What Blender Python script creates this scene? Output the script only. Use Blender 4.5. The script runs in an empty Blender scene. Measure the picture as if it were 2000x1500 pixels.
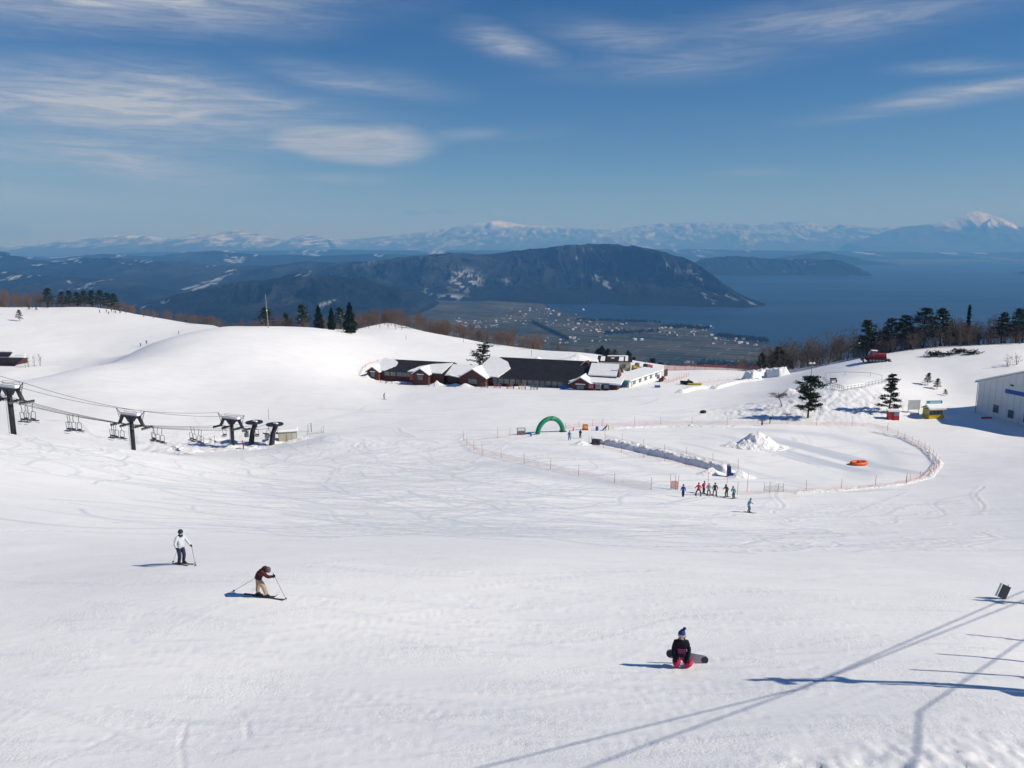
import bpy, math, random
import numpy as np
from mathutils import Vector, Matrix
random.seed(7); np.random.seed(7)
R = math.radians
scene = bpy.context.scene
COL = scene.collection

# ------------------------------------------------------------------ camera
FPX, HOR = 1550.0, 470.0                      # focal length in photo pixels, true horizon row
PITCH = math.atan((750 - HOR) / FPX)
CP, SP = math.cos(PITCH), math.sin(PITCH)
cam = bpy.data.cameras.new('camera'); cam.sensor_width = 36; cam.lens = 36 * FPX / 2000
cam.clip_start = 0.5; cam.clip_end = 200000
camo = bpy.data.objects.new('camera', cam); COL.objects.link(camo)
camo.location = (0, 0, 0); camo.rotation_euler = (math.pi / 2 - PITCH, 0, 0)
scene.camera = camo

# ------------------------------------------------------------------ light
SUN_EL, SUN_AZ = R(37), R(-11)                # azimuth measured from +X towards +Y
SUN = Vector((math.cos(SUN_EL) * math.cos(SUN_AZ), math.cos(SUN_EL) * math.sin(SUN_AZ), math.sin(SUN_EL)))
sl = bpy.data.lights.new('sun', 'SUN'); sl.energy = 4.9; sl.angle = R(0.53); sl.color = (1, 0.945, 0.85)
so = bpy.data.objects.new('sun', sl); COL.objects.link(so)
so.rotation_euler = SUN.to_track_quat('Z', 'Y').to_euler()
scene.view_settings.view_transform = 'Standard'; scene.view_settings.look = 'None'
scene.view_settings.exposure = -0.05; scene.view_settings.gamma = 1.0
scene.cycles.use_denoising = True; scene.cycles.adaptive_threshold = 0.02
scene.cycles.max_bounces = 6; scene.cycles.diffuse_bounces = 2; scene.cycles.glossy_bounces = 2
scene.cycles.transparent_max_bounces = 24; scene.cycles.volume_bounces = 1

world = bpy.data.worlds.new('World'); scene.world = world; world.use_nodes = True
def build_world():
    nt = world.node_tree; N = nt.nodes; L = nt.links; N.clear()
    out = N.new('ShaderNodeOutputWorld'); bg = N.new('ShaderNodeBackground'); bg.inputs[1].default_value = 0.067
    sky = N.new('ShaderNodeTexSky'); sky.sky_type = 'NISHITA'; sky.sun_disc = False
    sky.sun_elevation = SUN_EL; sky.sun_rotation = math.pi / 2 - SUN_AZ
    sky.altitude = 900; sky.air_density = 1.0; sky.dust_density = 0.15; sky.ozone_density = 5.0
    tc = N.new('ShaderNodeTexCoord'); sep = N.new('ShaderNodeSeparateXYZ'); L.new(tc.outputs['Generated'], sep.inputs[0])
    def m(op, a, b=None, c=None, clamp=False):
        n = N.new('ShaderNodeMath'); n.operation = op; n.use_clamp = clamp
        for i, v in enumerate((a, b, c)):
            if v is None: continue
            if isinstance(v, (int, float)): n.inputs[i].default_value = v
            else: L.new(v, n.inputs[i])
        return n.outputs[0]
    az = m('ARCTAN2', sep.outputs[0], sep.outputs[1])
    el = m('ARCSINE', sep.outputs[2])
    def noise(sx, sy, off, det, rough, dist=0.0):
        cb = N.new('ShaderNodeCombineXYZ')
        L.new(m('MULTIPLY', az, sx), cb.inputs[0]); L.new(m('MULTIPLY', el, sy), cb.inputs[1]); cb.inputs[2].default_value = off
        n = N.new('ShaderNodeTexNoise'); n.inputs['Scale'].default_value = 1; n.inputs['Detail'].default_value = det
        n.inputs['Roughness'].default_value = rough; n.inputs['Distortion'].default_value = dist
        L.new(cb.outputs[0], n.inputs['Vector']); return n.outputs['Fac']
    def smooth(v, a, b):
        n = N.new('ShaderNodeMapRange'); n.interpolation_type = 'SMOOTHSTEP'
        n.inputs[1].default_value = a; n.inputs[2].default_value = b; L.new(v, n.inputs[0]); return n.outputs[0]
    warp = noise(3.0, 9.0, 4.0, 2, 0.5); warp2 = noise(4.0, 11.0, 9.0, 2, 0.55)
    wisps = noise(5.0, 30.0, 1.0, 4, 0.62, 0.9)
    fine = noise(9.0, 85.0, 2.5, 6, 0.66, 1.6)
    # general thin cirrus over the whole sky
    base = m('MULTIPLY', smooth(wisps, 0.44, 0.84), smooth(noise(1.8, 5.5, 6.3, 2, 0.5), 0.46, 0.7))
    cover = m('MULTIPLY', base, 0.40)
    # streaks seen in the photograph: (azimuth, elevation, half-width, half-height, slope, opacity, softness)
    wv = N.new('ShaderNodeCombineXYZ')
    L.new(m('ADD', az, m('MULTIPLY', m('SUBTRACT', warp2, 0.5), 0.10)), wv.inputs[0])
    L.new(m('ADD', el, m('MULTIPLY', m('SUBTRACT', warp, 0.5), 0.045)), wv.inputs[1])
    texA = m('ADD', 0.36, m('MULTIPLY', smooth(fine, 0.3, 0.72), 0.64)); texB = m('ADD', 0.72, m('MULTIPLY', smooth(wisps, 0.25, 0.75), 0.28))
    def streak(px, py, wpx, hpx, slope, op, tex=0.6):
        u = (px - 1000) / FPX; v = (750 - py) / FPX
        d = Vector((u, CP + SP * v, -SP + CP * v)).normalized()
        mp = N.new('ShaderNodeMapping'); mp.vector_type = 'TEXTURE'
        mp.inputs['Location'].default_value = (math.atan2(d.x, d.y), math.asin(d.z), 0)
        mp.inputs['Rotation'].default_value = (0, 0, math.atan(slope)); mp.inputs['Scale'].default_value = (wpx / FPX * 1.7, hpx / FPX * 1.8, 1)
        L.new(wv.outputs[0], mp.inputs[0])
        g = N.new('ShaderNodeTexGradient'); g.gradient_type = 'QUADRATIC_SPHERE' if tex > .3 else 'SPHERICAL'; L.new(mp.outputs[0], g.inputs[0])
        k = g.outputs['Fac'] if tex > .3 else m('MULTIPLY', smooth(g.outputs['Fac'], 0.02, 0.55), m('ADD', 0.55, m('MULTIPLY', smooth(fine, 0.3, 0.6), 0.45)))
        return m('MULTIPLY', k, m('MULTIPLY', texA if tex > .3 else texB, op * (2.0 if tex > .3 else 1.1)))
    for s in ((180, 0, 430, 45, 0.06, 0.75, .35), (230, 208, 380, 66, -0.02, 0.8, .5), (470, 178, 260, 24, -0.14, 0.42, .6),
              (690, 150, 170, 26, -0.12, 0.36, .7), (150, 225, 330, 55, 0.03, 0.5, .4),
              (690, 271, 118, 26, -0.03, 0.95, .14), (560, 280, 80, 13, 0.12, 0.35, .4), (905, 264, 70, 13, 0.0, 0.30, .5), (230, 325, 280, 36, -0.10, 0.55, .6),
              (330, 347, 120, 14, -0.12, 0.30, .6), (650, 345, 130, 16, 0.05, 0.26, .6), (990, 88, 110, 22, -0.16, 0.50, .7),
              (1240, 70, 160, 24, -0.10, 0.30, .8), (1640, 38, 300, 34, 0.03, 0.34, .7), (1890, 192, 220, 17, 0.06, 0.62, .35),
              (1860, 135, 90, 11, -0.12, 0.30, .6), (1450, 341, 70, 10, 0.0, 0.20, .5), (60, 120, 200, 22, 0.05, 0.20, .5), (330, 160, 300, 26, -0.06, 0.5, .6), (120, 300, 330, 60, 0.0, 0.42, .5), (420, 250, 260, 40, -0.08, 0.4, .6), (90, 390, 300, 24, 0.0, 0.28, .5), (1350, 110, 240, 30, 0.05, 0.26, .7)):
        cover = m('MAXIMUM', cover, streak(*s))
    cover = m('MULTIPLY', cover, smooth(el, -0.02, 0.06))
    g = N.new('ShaderNodeHueSaturation'); g.inputs['Hue'].default_value = 0.511; g.inputs['Saturation'].default_value = 1.27; g.inputs['Value'].default_value = 1.0
    L.new(sky.outputs[0], g.inputs['Color'])
    mix = N.new('ShaderNodeMix'); mix.data_type = 'RGBA'
    L.new(cover, mix.inputs['Factor']); L.new(g.outputs[0], mix.inputs[6]); mix.inputs[7].default_value = (7.6, 8.1, 8.9, 1)
    # small grey cloud scraps low over the far range
    dark = None
    for px, py, w, h in ((10, 446, 34, 11), (780, 422, 14, 4), (852, 416, 18, 4), (120, 455, 150, 16)):
        s = streak(px, py, w, h, 0.0, 0.5 if w < 100 else 0.22, .3); dark = s if dark is None else m('MAXIMUM', dark, s)
    mix2 = N.new('ShaderNodeMix'); mix2.data_type = 'RGBA'
    L.new(dark, mix2.inputs['Factor']); L.new(mix.outputs[2], mix2.inputs[6]); mix2.inputs[7].default_value = (2.0, 2.5, 3.4, 1)
    L.new(mix2.outputs[2], bg.inputs[0]); L.new(bg.outputs[0], out.inputs[0])
build_world()
world.cycles.sampling_method = 'MANUAL'; world.cycles.sample_map_resolution = 512

# ------------------------------------------------------------------ helpers: tags, meshes, materials
def tag(o, label=None, cat=None, group=None, kind=None):
    if label: o['label'] = label
    if cat: o['category'] = cat
    if group: o['group'] = group
    if kind: o['kind'] = kind
    return o
def empty(name, loc=(0, 0, 0), rz=0, label=None, cat=None, group=None):
    o = bpy.data.objects.new(name, None); COL.objects.link(o); o.location = loc; o.rotation_euler = (0, 0, rz)
    o.empty_display_size = 0.3
    return tag(o, label, cat, group)
def link(name, me, parent=None, loc=None, rz=None):
    o = bpy.data.objects.new(name, me); COL.objects.link(o)
    if parent is not None: o.parent = parent
    if loc is not None: o.location = loc
    if rz is not None: o.rotation_euler = (0, 0, rz)
    return o
def copy_tree(o, parent=None):
    c = o.copy(); COL.objects.link(c); c.parent = parent
    if parent is not None: c.matrix_parent_inverse = o.matrix_parent_inverse
    for ch in list(o.children): copy_tree(ch, c)
    return c

MATS = {}
def mat(name, col, rough=0.7, var=0.0, scale=3.0, bump=0.0, bscale=20.0, metal=0.0, spec=0.3, alpha=None, emit=None, col2=None, stretch=None):
    if name in MATS: return MATS[name]
    m = bpy.data.materials.new(name); m.use_nodes = True; nt = m.node_tree; N = nt.nodes; L = nt.links
    b = N['Principled BSDF']; b.inputs['Roughness'].default_value = rough; b.inputs['Metallic'].default_value = metal
    b.inputs['Specular IOR Level'].default_value = spec
    c = (*col, 1); b.inputs['Base Color'].default_value = c
    tc = N.new('ShaderNodeTexCoord'); mp = N.new('ShaderNodeMapping'); L.new(tc.outputs['Object'], mp.inputs[0])
    if stretch: mp.inputs['Scale'].default_value = stretch
    if var or col2:
        n = N.new('ShaderNodeTexNoise'); n.inputs['Scale'].default_value = scale; n.inputs['Detail'].default_value = 5
        L.new(mp.outputs[0], n.inputs['Vector'])
        r = N.new('ShaderNodeValToRGB'); r.color_ramp.elements[0].position = 0.32; r.color_ramp.elements[1].position = 0.7
        if col2: r.color_ramp.elements[0].color = (*col2, 1)
        else: r.color_ramp.elements[0].color = (*[x * (1 - var) for x in col], 1)
        r.color_ramp.elements[1].color = (*[min(1, x * (1 + var * .5)) for x in col], 1)
        L.new(n.outputs['Fac'], r.inputs[0]); L.new(r.outputs[0], b.inputs['Base Color'])
    if bump:
        n2 = N.new('ShaderNodeTexNoise'); n2.inputs['Scale'].default_value = bscale; n2.inputs['Detail'].default_value = 4
        L.new(mp.outputs[0], n2.inputs['Vector'])
        bp = N.new('ShaderNodeBump'); bp.inputs['Strength'].default_value = 1; bp.inputs['Distance'].default_value = bump
        L.new(n2.outputs['Fac'], bp.inputs['Height']); L.new(bp.outputs[0], b.inputs['Normal'])
    if alpha is not None: b.inputs['Alpha'].default_value = alpha
    MATS[name] = m; return m

class MB:
    """collects shapes, then links them as one mesh object"""
    def __init__(s): s.v = []; s.f = []; s.m = []
    def add(s, vs, fs, mi=0):
        o = len(s.v); s.v += [tuple(v) for v in vs]; s.f += [tuple(i + o for i in f) for f in fs]; s.m += [mi] * len(fs); return s
    def box(s, c, d, rz=0, mi=0, taper=1.0, rot=None):
        x, y, z = d[0] / 2, d[1] / 2, d[2] / 2; t = taper
        vs = [Vector(p) for p in ((-x, -y, -z), (x, -y, -z), (x, y, -z), (-x, y, -z), (-x * t, -y * t, z), (x * t, -y * t, z), (x * t, y * t, z), (-x * t, y * t, z))]
        M = rot if rot is not None else Matrix.Rotation(rz, 3, 'Z')
        return s.add([M @ v + Vector(c) for v in vs], [(0, 3, 2, 1), (4, 5, 6, 7), (0, 1, 5, 4), (1, 2, 6, 5), (2, 3, 7, 6), (3, 0, 4, 7)], mi)
    def tube(s, pts, rad, n=6, mi=0, caps=True):
        pts = [Vector(p) for p in pts]
        if isinstance(rad, (int, float)): rad = [rad] * len(pts)
        vs = []; ref = None
        for i, p in enumerate(pts):
            t = (pts[min(i + 1, len(pts) - 1)] - pts[max(i - 1, 0)]).normalized()
            if ref is None: ref = Vector((0, 0, 1)) if abs(t.z) < .9 else Vector((1, 0, 0))
            a = t.cross(ref)
            if a.length < 1e-6: a = t.orthogonal()
            a.normalize(); b = t.cross(a); ref = -b if False else ref
            for k in range(n):
                q = 2 * math.pi * k / n; vs.append(p + (a * math.cos(q) + b * math.sin(q)) * rad[i])
        fs = []
        for i in range(len(pts) - 1):
            for k in range(n):
                k2 = (k + 1) % n; fs.append((i * n + k, i * n + k2, (i + 1) * n + k2, (i + 1) * n + k))
        if caps: fs.append(tuple(range(n - 1, -1, -1))); fs.append(tuple((len(pts) - 1) * n + k for k in range(n)))
        return s.add(vs, fs, mi)
    def poly(s, base, ext, mi=0):
        """prism: polygon `base` (3-D points) extruded by vector ext"""
        n = len(base); e = Vector(ext); b = [Vector(p) for p in base]
        return s.add(b + [p + e for p in b], [tuple(range(n - 1, -1, -1)), tuple(range(n, 2 * n))] + [(k, (k + 1) % n, n + (k + 1) % n, n + k) for k in range(n)], mi)
    def ball(s, c, r, n=8, mi=0, jit=0.0):
        r = (r, r, r) if isinstance(r, (int, float)) else r
        vs = [(c[0], c[1], c[2] - r[2])]; rows = max(3, n // 2)
        for i in range(1, rows):
            th = math.pi * i / rows
            for k in range(n):
                q = 2 * math.pi * k / n; j = 1 + random.uniform(-jit, jit)
                vs.append((c[0] + r[0] * j * math.sin(th) * math.cos(q), c[1] + r[1] * j * math.sin(th) * math.sin(q), c[2] - r[2] * j * math.cos(th)))
        vs.append((c[0], c[1], c[2] + r[2])); fs = []
        for k in range(n):
            k2 = (k + 1) % n; fs.append((0, 1 + k2, 1 + k))
            for i in range(rows - 2): a = 1 + i * n; fs.append((a + k, a + k2, a + n + k2, a + n + k))
            a = 1 + (rows - 2) * n; fs.append((a + k, a + k2, len(vs) - 1))
        return s.add(vs, fs, mi)
    def mesh(s, name, mats):
        me = bpy.data.meshes.new(name); me.from_pydata(s.v, [], s.f)
        for m in (mats if isinstance(mats, (list, tuple)) else [mats]): me.materials.append(m)
        me.polygons.foreach_set('material_index', s.m); me.update(); return me
    def build(s, name, mats, parent=None, loc=None, rz=None, smooth=False):
        me = s.mesh(name, mats)
        if smooth: me.polygons.foreach_set('use_smooth', [True] * len(me.polygons))
        return link(name, me, parent, loc, rz)

def grid_mesh(name, P, mats, smooth=True, attrs=None):
    """P: rows x cols x 3 array -> mesh"""
    r, c = P.shape[:2]; me = bpy.data.meshes.new(name)
    me.vertices.add(r * c); me.vertices.foreach_set('co', P.reshape(-1).astype(np.float32))
    i = np.arange(r * c).reshape(r, c)
    q = np.stack([i[:-1, :-1], i[:-1, 1:], i[1:, 1:], i[1:, :-1]], -1).reshape(-1, 4)
    nf = len(q); me.loops.add(nf * 4); me.loops.foreach_set('vertex_index', q.reshape(-1).astype(np.int32))
    me.polygons.add(nf); me.polygons.foreach_set('loop_start', np.arange(0, nf * 4, 4, dtype=np.int32))
    if smooth: me.polygons.foreach_set('use_smooth', np.ones(nf, dtype=bool))
    for m in (mats if isinstance(mats, (list, tuple)) else [mats]): me.materials.append(m)
    for k, a in (attrs or {}).items():
        at_ = me.attributes.new(k, 'FLOAT', 'POINT'); at_.data.foreach_set('value', a.reshape(-1).astype(np.float32))
    me.update(calc_edges=True); me.validate(); return me

def _h(ix, iy, seed):
    n = (ix * 374761393 + iy * 668265263 + seed * 982451653) & 0xffffffff
    n = ((n ^ (n >> 13)) * 1274126177) & 0xffffffff
    return ((n ^ (n >> 16)) & 0xffff) / 65535.0
def vnoise(x, y, seed=0):
    x = np.asarray(x, float); y = np.asarray(y, float)
    ix = np.floor(x).astype(np.int64); iy = np.floor(y).astype(np.int64); fx = x - ix; fy = y - iy
    u = fx * fx * fx * (fx * (fx * 6 - 15) + 10); v = fy * fy * fy * (fy * (fy * 6 - 15) + 10)
    a = _h(ix, iy, seed); b = _h(ix + 1, iy, seed); c = _h(ix, iy + 1, seed); d = _h(ix + 1, iy + 1, seed)
    return (a + (b - a) * u) * (1 - v) + (c + (d - c) * u) * v
def fbm(x, y, oct=5, seed=0, gain=0.5, ridged=False):
    s = 0; a = 1; t = 0
    for k in range(oct):
        n = vnoise(x * 2 ** k, y * 2 ** k, seed + k * 17)
        if ridged: n = 1 - np.abs(2 * n - 1); n = n * n
        s = s + n * a; t += a; a *= gain
    return s / t
def sstep(a, b, x): t = np.clip((x - a) / (b - a), 0, 1); return t * t * (3 - 2 * t)

# ------------------------------------------------------------------ from the photograph's rows and columns to places on the ground
def ray(px, py):
    u = (px - 1000) / FPX; v = (750 - py) / FPX
    return Vector((u, CP + SP * v, -SP + CP * v))
def at(px, py, Y):
    d = ray(px, py); return d * (Y / d.y)
def plane_hit(px, py, z):
    d = ray(px, py); return d * (z / d.z)

CTRL = [  # column, row, distance north
 (0,1500,18),(0,1100,40),(0,1000,58),(0,900,85),(0,860,105),(0,846,118),(150,862,118),(300,884,118),(200,950,82),
 (355,1103,36.6),(515,1165,30.7),(500,1500,17.5),(500,1350,23),(500,1050,53),(500,1000,73),(500,950,98),(500,905,123),(500,886,136),
 (700,1000,76),(700,950,99),(700,900,124),(700,850,150),(640,850,148),(700,800,186),(1000,1500,17),(1000,1300,24.5),(1000,1200,30),(1000,1100,38),(1000,1050,55),
 (1000,1000,77),(1000,950,100),(1000,900,122),(1000,850,147),(1000,800,183),(1000,770,213),(850,770,215),(750,779,210),
 (1500,1500,16),(1335,1305,24.3),(1500,1200,30),(1500,1100,42),(1500,1050,62),(1460,1001,90.6),(1395,968,102),(1500,900,126),(1475,868,139),
 (1500,835,158),(1250,900,123),(1250,830,160),(1250,800,183),(1800,900,128),(1800,960,105),(1700,1050,61),(2000,1000,88),(2000,1100,45),(1950,1175,33),(2000,1300,24),(2000,1500,15.5),
 (1990,838,155),(1900,828,158),(1828,818,164),(1743,818,164),(1590,828,162),(1400,815,172),
 (1650,790,172),(1650,745,188),(1560,765,189),(1750,752,190),(1750,790,173),(1850,762,190),(1450,790,186),
 (1700,699,225),(1850,690,220),(1950,702,205),(1600,718,240),(1500,730,262),(1400,722,272),(1300,722,272),(1500,762,215),(1400,775,205),(1300,772,209),(1300,740,246),(1400,745,240),
 (1170,757,234),(950,751,240),(720,736,252),(1100,697,290),(950,687,300),(900,668,330),(1040,692,300),(700,650,322),(830,661,326),(760,634,360),
 (530,639,296),(420,641,294),(300,669,265),(150,719,224),(0,753,199),(530,705,241),(530,780,199),(350,752,209),(350,830,168),(100,782,185),(100,832,165),(240,790,182),
 (620,762,212),(620,695,257),(620,642,301),(560,830,168),(450,855,160),
 (50,716,290),(200,692,330),(300,662,360),(0,662,350),(0,607,440),(150,602,450),(250,613,440),(350,629,420),(420,635,408),
]
CX = []
for c in CTRL: p = at(*c); CX.append((p.x, p.y, p.z))
def extra(px, Y, z): CX.append((Y * (px - 1000) / FPX / 0.99, Y, z))
for px, Y, z in ((500,150,-39.6),(420,150,-39.7),(330,150,-40.2),(250,150,-40.4),(120,150,-40.5),(-60,150,-40.5),(580,155,-39.6),
                 (0,240,-47),(150,270,-47),(300,320,-44.5),(400,350,-42.5),(-150,120,-28),(-150,60,-20.5),(-150,25,-14.4),(-200,300,-44),(-150,440,-36),
                 (2150,120,-33),(2150,60,-23),(2150,25,-14.2),(2200,180,-34),(2200,220,-29),(1000,-5,-10.4)): extra(px, Y, z)
CX = np.array(CX)
def tcoord(x, y): return x / (y + 30), np.log(y + 30)
TA, TB = tcoord(CX[:, 0], CX[:, 1])
def kern(r2): return np.where(r2 > 1e-14, 0.5 * r2 * np.log(np.maximum(r2, 1e-14)), 0)
n_ = len(CX); K_ = kern((TA[:, None] - TA) ** 2 + (TB[:, None] - TB) ** 2) + np.eye(n_) * 2e-4
P_ = np.stack([np.ones(n_), TA, TB], 1)
sol = np.linalg.solve(np.block([[K_, P_], [P_.T, np.zeros((3, 3))]]), np.concatenate([CX[:, 2], np.zeros(3)]))
EDGE_PX = [-300, 0, 200, 300, 420, 530, 620, 700, 760, 830, 900, 1050, 1150, 1300, 1480, 1560, 1650, 1750, 1850, 2000, 2300]
EDGE_Y = [450, 450, 456, 434, 405, 318, 322, 338, 368, 345, 338, 312, 300, 279, 268, 262, 247, 237, 233, 226, 226]
EDGE_A = np.array([(p - 1000) / FPX / 0.99 for p in EDGE_PX]); EDGE_YA = np.array(EDGE_Y, float)
def edge_y(x, y): return np.interp(np.asarray(x) / np.maximum(np.asarray(y), 5.0), EDGE_A, EDGE_YA)
def tps(x, y):
    a, b = tcoord(x, y); out = np.empty(len(a)); w = sol[:n_].astype(np.float32); ta = TA.astype(np.float32); tb = TB.astype(np.float32)
    a32 = a.astype(np.float32); b32 = b.astype(np.float32)
    for i in range(0, len(a), 3000):
        r2 = (a32[i:i + 3000, None] - ta) ** 2 + (b32[i:i + 3000, None] - tb) ** 2 + np.float32(1e-12)
        out[i:i + 3000] = (r2 * np.log(r2)) @ w * 0.5
    return out + sol[n_] + sol[n_ + 1] * a + sol[n_ + 2] * b
def height(x, y):
    x = np.atleast_1d(np.asarray(x, float)).ravel(); y = np.atleast_1d(np.asarray(y, float)).ravel()
    e = edge_y(x, y); d = np.maximum(0, y - e); s = np.where(y > e, e / np.maximum(y, 1), 1.0)
    z = tps(x * s, y * s)
    return np.maximum(z - 0.42 * d * d / (d + 30), -556.0)
# fan-shaped sheet of the ground: fine near the camera, coarse far away
AR = np.concatenate([np.linspace(-1.5, -.74, 40)[:-1], np.linspace(-.74, .74, 900), np.linspace(.74, 1.5, 40)[1:]])
YR = np.concatenate([np.linspace(-14, 13, 14)[:-1], np.exp(np.linspace(math.log(13 + 30), math.log(480 + 30), 760)) - 30, np.linspace(482, 1700, 60)[1:]])
YG, AG = np.meshgrid(YR, AR, indexing='ij'); XG = AG * (YG + 30)
ZG = height(XG, YG).reshape(XG.shape)
def gza(x, y):
    x = np.atleast_1d(np.asarray(x, float)); y = np.atleast_1d(np.asarray(y, float)); a = x / (y + 30)
    i = np.clip(np.searchsorted(YR, y) - 1, 0, len(YR) - 2); j = np.clip(np.searchsorted(AR, a) - 1, 0, len(AR) - 2)
    v = np.clip((y - YR[i]) / (YR[i + 1] - YR[i]), 0, 1); u = np.clip((a - AR[j]) / (AR[j + 1] - AR[j]), 0, 1)
    return (ZG[i, j] * (1 - u) + ZG[i, j + 1] * u) * (1 - v) + (ZG[i + 1, j] * (1 - u) + ZG[i + 1, j + 1] * u) * v
def gz(x, y): return float(gza(x, y)[0])
def hit(px, py, near=8):
    d = ray(px, py); Y = np.concatenate([np.linspace(near, 60, 400), np.linspace(60, 600, 1500)])
    X = Y * d.x / d.y; Z = Y * d.z / d.y; below = Z < gza(X, Y)
    i = int(np.argmax(below)); i = i if below.any() else len(Y) - 1
    lo, hi = Y[max(i - 1, 0)], Y[i]
    for _ in range(12):
        mid = (lo + hi) / 2
        if mid * d.z / d.y < gz(mid * d.x / d.y, mid): hi = mid
        else: lo = mid
    p = d * (hi / d.y); return Vector((p.x, p.y, gz(p.x, p.y)))
def on(px, Y, dz=0.0):
    z = -35.0; x = 0
    for _ in range(5): x = (px - 1000) / FPX * (Y * CP - z * SP); z = gz(x, Y)
    return Vector((x, Y, z + dz))
# ------------------------------------------------------------------ snow material and ground
def snow_mat(name, rough_scale=1.0, lumps=0.0, wood=False, tracks=False):
    m = bpy.data.materials.new(name); m.use_nodes = True; nt = m.node_tree; N = nt.nodes; L = nt.links
    b = N['Principled BSDF']; b.inputs['Roughness'].default_value = 0.62; b.inputs['Specular IOR Level'].default_value = 0.25
    tc = N.new('ShaderNodeTexCoord')
    def nz(scale, det=4, rough=.55, st=None, dist=0):
        mp = N.new('ShaderNodeMapping'); L.new(tc.outputs['Object'], mp.inputs[0])
        if st: mp.inputs['Scale'].default_value = st[:3]; mp.inputs['Rotation'].default_value = (0, 0, st[3])
        n = N.new('ShaderNodeTexNoise'); n.inputs['Scale'].default_value = scale; n.inputs['Detail'].default_value = det
        n.inputs['Roughness'].default_value = rough; n.inputs['Distortion'].default_value = dist
        L.new(mp.outputs[0], n.inputs['Vector']); return n.outputs['Fac']
    def mul(a, k, op='MULTIPLY'):
        n = N.new('ShaderNodeMath'); n.operation = op
        for i, v in enumerate((a, k)):
            if isinstance(v, (int, float)): n.inputs[i].default_value = v
            else: L.new(v, n.inputs[i])
        return n.outputs[0]
    def ramp(v, a, bb):
        n = N.new('ShaderNodeMapRange'); n.interpolation_type = 'SMOOTHSTEP'; n.inputs[1].default_value = a; n.inputs[2].default_value = bb
        L.new(v, n.inputs[0]); return n.outputs[0]
    r = N.new('ShaderNodeValToRGB'); r.color_ramp.elements[0].color = (.855, .865, .875, 1); r.color_ramp.elements[1].color = (.92, .92, .915, 1)
    r.color_ramp.elements[0].position = .3; r.color_ramp.elements[1].position = .68
    L.new(nz(0.16, 6, .6, (1, 3.0, 1, .12), .3), r.inputs[0]); col = r.outputs[0]
    # granular, cut-up surface: patches of crumbs between smooth, scraped places
    patch = ramp(nz(0.22, 5, .6, (1, 2.2, 1, .15), .3), .38, .66)
    crumb = mul(nz(10 * rough_scale, 4, .66), mul(patch, .85, 'MULTIPLY'))
    h = mul(crumb, 0.038)
    h = mul(h, mul(nz(1.1, 3, .55, (1, 3, 1, .1), 0), 0.02), 'ADD')
    h = mul(h, mul(nz(22, 3, .6), 0.006), 'ADD')
    h = mul(h, mul(nz(0.06, 3, .5, (1, 1.8, 1, .1)), 0.16), 'ADD')
    if lumps: h = mul(h, mul(nz(1.6, 6, .65), lumps), 'ADD')
    bp = N.new('ShaderNodeBump'); bp.inputs['Strength'].default_value = 1; bp.inputs['Distance'].default_value = 1
    L.new(h, bp.inputs['Height']); L.new(bp.outputs[0], b.inputs['Normal'])
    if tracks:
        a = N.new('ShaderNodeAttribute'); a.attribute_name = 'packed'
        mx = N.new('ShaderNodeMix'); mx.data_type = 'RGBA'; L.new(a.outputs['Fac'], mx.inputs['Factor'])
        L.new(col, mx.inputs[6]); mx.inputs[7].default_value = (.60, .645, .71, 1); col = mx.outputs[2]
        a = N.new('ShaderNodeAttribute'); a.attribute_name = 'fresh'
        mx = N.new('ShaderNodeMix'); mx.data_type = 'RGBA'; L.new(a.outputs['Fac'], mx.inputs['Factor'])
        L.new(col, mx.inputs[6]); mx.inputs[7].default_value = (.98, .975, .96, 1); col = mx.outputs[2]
    if wood:
        a = N.new('ShaderNodeAttribute'); a.attribute_name = 'wood'
        rr = N.new('ShaderNodeValToRGB'); rr.color_ramp.elements[0].color = (.10, .075, .05, 1); rr.color_ramp.elements[1].color = (.6, .61, .63, 1)
        rr.color_ramp.elements[0].position = .5; rr.color_ramp.elements[1].position = .62; L.new(nz(.25, 6, .65), rr.inputs[0])
        mx = N.new('ShaderNodeMix'); mx.data_type = 'RGBA'; L.new(a.outputs['Fac'], mx.inputs['Factor'])
        L.new(col, mx.inputs[6]); L.new(rr.outputs[0], mx.inputs[7]); col = mx.outputs[2]
    L.new(col, b.inputs['Base Color']); return m
SNOW = snow_mat('groomed_snow', wood=True, tracks=True)
SNOW_ROUGH = snow_mat('lumpy_snow', 1.0, 0.35)
SNOW_ROOF = mat('roof_snow', (.88, .89, .90), .6, .05, .8, .05, 1.5)

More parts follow.
